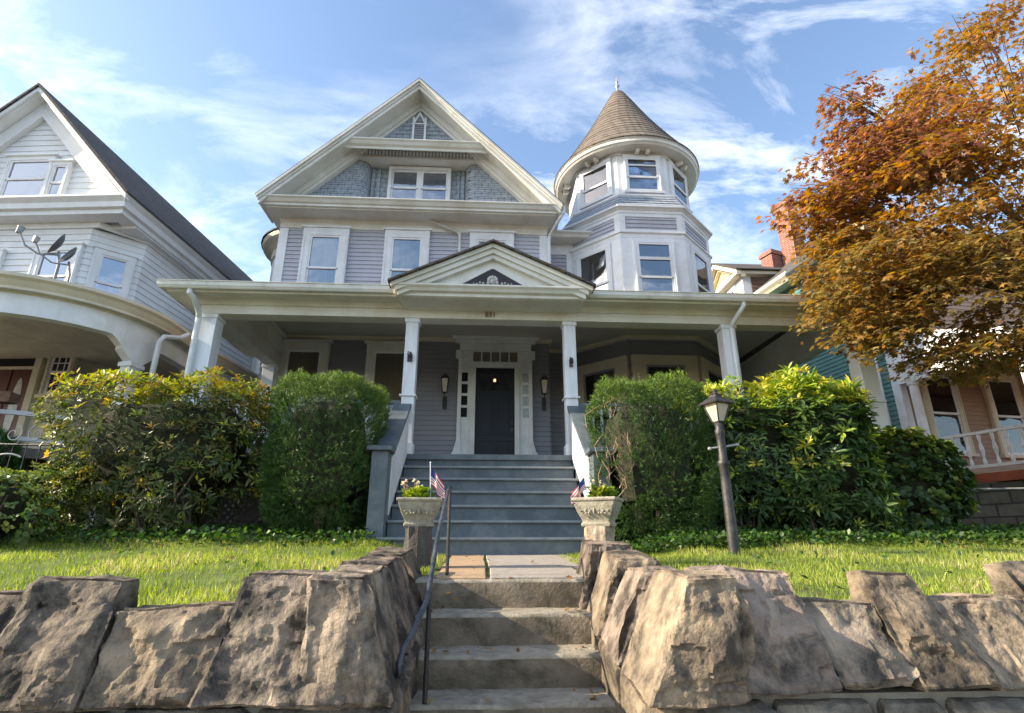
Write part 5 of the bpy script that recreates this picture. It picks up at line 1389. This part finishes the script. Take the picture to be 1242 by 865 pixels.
# =================================================================== GRASS AND GROUND COVER
def gzv(x, y): return np.array([gz(a, b_) for a, b_ in zip(x, y)])
def field(n, x0, x1, y0, y1, bias=1.0):
    x = rng.uniform(x0, x1, n); y = y0+(y1-y0)*rng.random(n)**bias
    return x, y
xs = []; ys = []
for (n, x0, x1, y0, y1) in ((46000,-6.5,-.72,3.05,7.0),(60000,1.02,7.5,3.05,7.2),(7000,7.5,11,4,8),(4000,-1.3,-.35,4.5,6.8),(2500,.85,1.4,4.4,6.6)):
    x, y = field(n, x0, x1, y0, y1, 1.25); xs.append(x); ys.append(y)
x = np.concatenate(xs); y = np.concatenate(ys)
k = ~((x > -.36) & (x < .86) & (y < 6.8)); x = x[k]; y = y[k]
z = gzv(x, y)
nz = np.array([mn.noise(Vector((a*1.3, b_*1.3, 0))) for a, b_ in zip(x, y)])
n2_ = np.array([mn.noise(Vector((a*3.7, b_*3.7, 4))) for a, b_ in zip(x, y)]); k = (n2_ > -.42) | (rng.random(len(x)) < .25); x, y, z, nz = x[k], y[k], z[k], nz[k]
n = len(x); ln = rng.uniform(.028,.062,n)*(1+.5*nz)*(1+.3*(rng.random(n) < .06))
G = np.array([(.13,.20,.03),(.21,.27,.04),(.33,.38,.07),(.46,.40,.20)]); w = np.clip(.5+nz*1.2, 0, 1)
gi = np.minimum(3, (rng.random(n)*2.2+w*1.5).astype(int)); colr = G[gi]*(1+rng.normal(0,.22,(n,1)))
g_ = leafcloud('grass', np.stack([x,y,z],1), np.stack([rng.normal(0,.35,n), rng.normal(0,.35,n), np.ones(n)],1), ln, colr, M['grass'], None, 'blade', updir=rng.normal(0,1,(n,3)))
g_.data.transform(Matrix.Identity(4)); tag(g_, 'short sunlit green lawn grass behind the rock walls', 'grass', kind='stuff')
# weeds and ivy ground cover in front of the bushes
xs = []; ys = []
for (n, x0, x1, y0, y1) in ((3600,-5.8,-1.2,6.15,7.6),(3800,1.35,3.2,5.9,7.0),(5200,3.0,7.8,6.1,7.6),(1600,5.5,8.5,7.2,8.6),(90,-6,-.8,3.3,6.4),(120,1.1,7,3.3,6.2)):
    x, y = field(n, x0, x1, y0, y1); xs.append(x); ys.append(y)
x = np.concatenate(xs); y = np.concatenate(ys); n = len(x); z = gzv(x, y)+rng.uniform(.0,.13,n)
gcv = leafcloud('ground_cover', np.stack([x,y,z],1), np.stack([rng.normal(0,.8,n), rng.normal(-.2,.8,n), rng.uniform(.1,.9,n)],1), rng.uniform(.03,.07,n), pal([(.04,.09,.02),(.06,.13,.025),(.09,.15,.03),(.03,.06,.02)]), M['leaf'], None, 'round')
tag(gcv, 'low dark green leafy ground cover at the foot of the bushes', 'ground cover', kind='stuff')

n = 90; x = rng.uniform(-.3, .68, n); ks = rng.integers(0, 7, n); y = 4.1-.3*ks+rng.uniform(.03,.28,n); z = np.array([0,-.185,-.365,-.535,-.715,-.895,-1.08])[ks]+.008
x = np.where(rng.random(n) < .7, np.where(rng.random(n) < .5, -.31+np.abs(rng.normal(0,.05,n)), .66-np.abs(rng.normal(0,.05,n))), x)
x2 = rng.uniform(-5, 7, 260); y2 = rng.uniform(3.1, 6.4, 260); z2 = gzv(x2, y2)+.035
lt = leafcloud('leaf_litter', np.stack([np.r_[x,x2],np.r_[y,y2],np.r_[z,z2]],1), np.stack([rng.normal(0,1,n+260), rng.normal(0,1,n+260), rng.normal(.05,.12,n+260)],1), rng.uniform(.02,.045,n+260), pal([(.25,.13,.05),(.32,.2,.08),(.15,.08,.04)]), M['leaf'], None, 'round')
tag(lt, 'few dry brown fallen leaves on the stone steps and lawn', 'fallen leaves', kind='stuff')

# =================================================================== CAMERA, SKY, SUN
cam = bpy.data.cameras.new('camera'); co = bpy.data.objects.new('camera', cam); COL.objects.link(co)
cam.sensor_width = 36; cam.lens = 661/1242*36; cam.clip_end = 3000; cam.clip_start = .05
co.location = (0, 0, .256); co.rotation_euler = (R(90+18.65), 0, R(-3.2))
scene.camera = co
SUN_EL, PHI = 27.0, -4.0
tosun = Vector((-math.cos(R(SUN_EL))*math.cos(R(PHI)), math.cos(R(SUN_EL))*math.sin(R(PHI)), math.sin(R(SUN_EL))))
sl = bpy.data.lights.new('sun', 'SUN'); so = bpy.data.objects.new('sun', sl); COL.objects.link(so)
sl.energy = 4.8; sl.angle = R(.5); sl.color = (1, .86, .66)
so.rotation_euler = tosun.to_track_quat('Z', 'Y').to_euler(); so.location = (-20, 5, 20)
w = bpy.data.worlds.new('World'); scene.world = w; w.use_nodes = True; nt = w.node_tree; L = nt.links
bg = nt.nodes['Background']
sky = nt.nodes.new('ShaderNodeTexSky'); sky.sky_type = 'NISHITA'; sky.sun_disc = False; sky.sun_elevation = R(SUN_EL)
sky.sun_rotation = math.atan2(tosun.x, tosun.y) % (2*PI)
sky.air_density = 1.0; sky.dust_density = .9; sky.ozone_density = 1.2
tc = N(nt, 'ShaderNodeTexCoord'); sp = N(nt, 'ShaderNodeSeparateXYZ'); L.new(tc.outputs['Generated'], sp.inputs[0])
az = N(nt, 'ShaderNodeMath', operation='ADD'); az.inputs[1].default_value = .25; L.new(sp.outputs[2], az.inputs[0])
mxz = N(nt, 'ShaderNodeMath', operation='MAXIMUM'); mxz.inputs[1].default_value = .05; L.new(az.outputs[0], mxz.inputs[0])
dx = N(nt, 'ShaderNodeMath', operation='DIVIDE'); L.new(sp.outputs[0], dx.inputs[0]); L.new(mxz.outputs[0], dx.inputs[1])
dy = N(nt, 'ShaderNodeMath', operation='DIVIDE'); L.new(sp.outputs[1], dy.inputs[0]); L.new(mxz.outputs[0], dy.inputs[1])
cbn = N(nt, 'ShaderNodeCombineXYZ'); L.new(dx.outputs[0], cbn.inputs[0]); L.new(dy.outputs[0], cbn.inputs[1])
mp = N(nt, 'ShaderNodeMapping'); mp.inputs['Rotation'].default_value = (0,0,R(20)); mp.inputs['Scale'].default_value = (1.0,2.0,1); mp.inputs['Location'].default_value = (1.7,.4,0); L.new(cbn.outputs[0], mp.inputs[0])
n1 = N(nt, 'ShaderNodeTexNoise', Scale=2.6, Detail=10.0, Roughness=.62, Distortion=.5); L.new(mp.outputs[0], n1.inputs['Vector'])
r1 = ramp(nt, [(.465,(0,0,0)),(.66,(.65,.65,.65)),(.78,(1,1,1))]); L.new(n1.outputs[0], r1.inputs[0])
n2 = N(nt, 'ShaderNodeTexNoise', Scale=1.0, Detail=3.0, Roughness=.5); L.new(mp.outputs[0], n2.inputs['Vector'])
r2 = ramp(nt, [(.34,(.05,.05,.05)),(.58,(1,1,1))]); L.new(n2.outputs[0], r2.inputs[0])
rp = N(nt, 'ShaderNodeMix', data_type='RGBA', blend_type='MULTIPLY'); rp.inputs[0].default_value = 1; L.new(r1.outputs[0], rp.inputs[6]); L.new(r2.outputs[0], rp.inputs[7])
hz = N(nt, 'ShaderNodeMapRange'); hz.inputs[1].default_value = .0; hz.inputs[2].default_value = .12; L.new(sp.outputs[2], hz.inputs[0])
ml = N(nt, 'ShaderNodeMath', operation='MULTIPLY'); L.new(rp.outputs[2], ml.inputs[0]); L.new(hz.outputs[0], ml.inputs[1])
mx = N(nt, 'ShaderNodeMix', data_type='RGBA'); L.new(ml.outputs[0], mx.inputs[0]); L.new(sky.outputs[0], mx.inputs[6]); mx.inputs[7].default_value = (6.2,6.3,6.6,1)
L.new(mx.outputs[2], bg.inputs[0]); bg.inputs[1].default_value = .15
vs_ = scene.view_settings; vs_.view_transform = 'Standard'; vs_.look = 'None'; vs_.gamma = 1; vs_.exposure = 1.25
scene.cycles.max_bounces = 6; scene.cycles.transparent_max_bounces = 8
for o in bpy.data.objects:
    if '_w' in o: del o['_w']
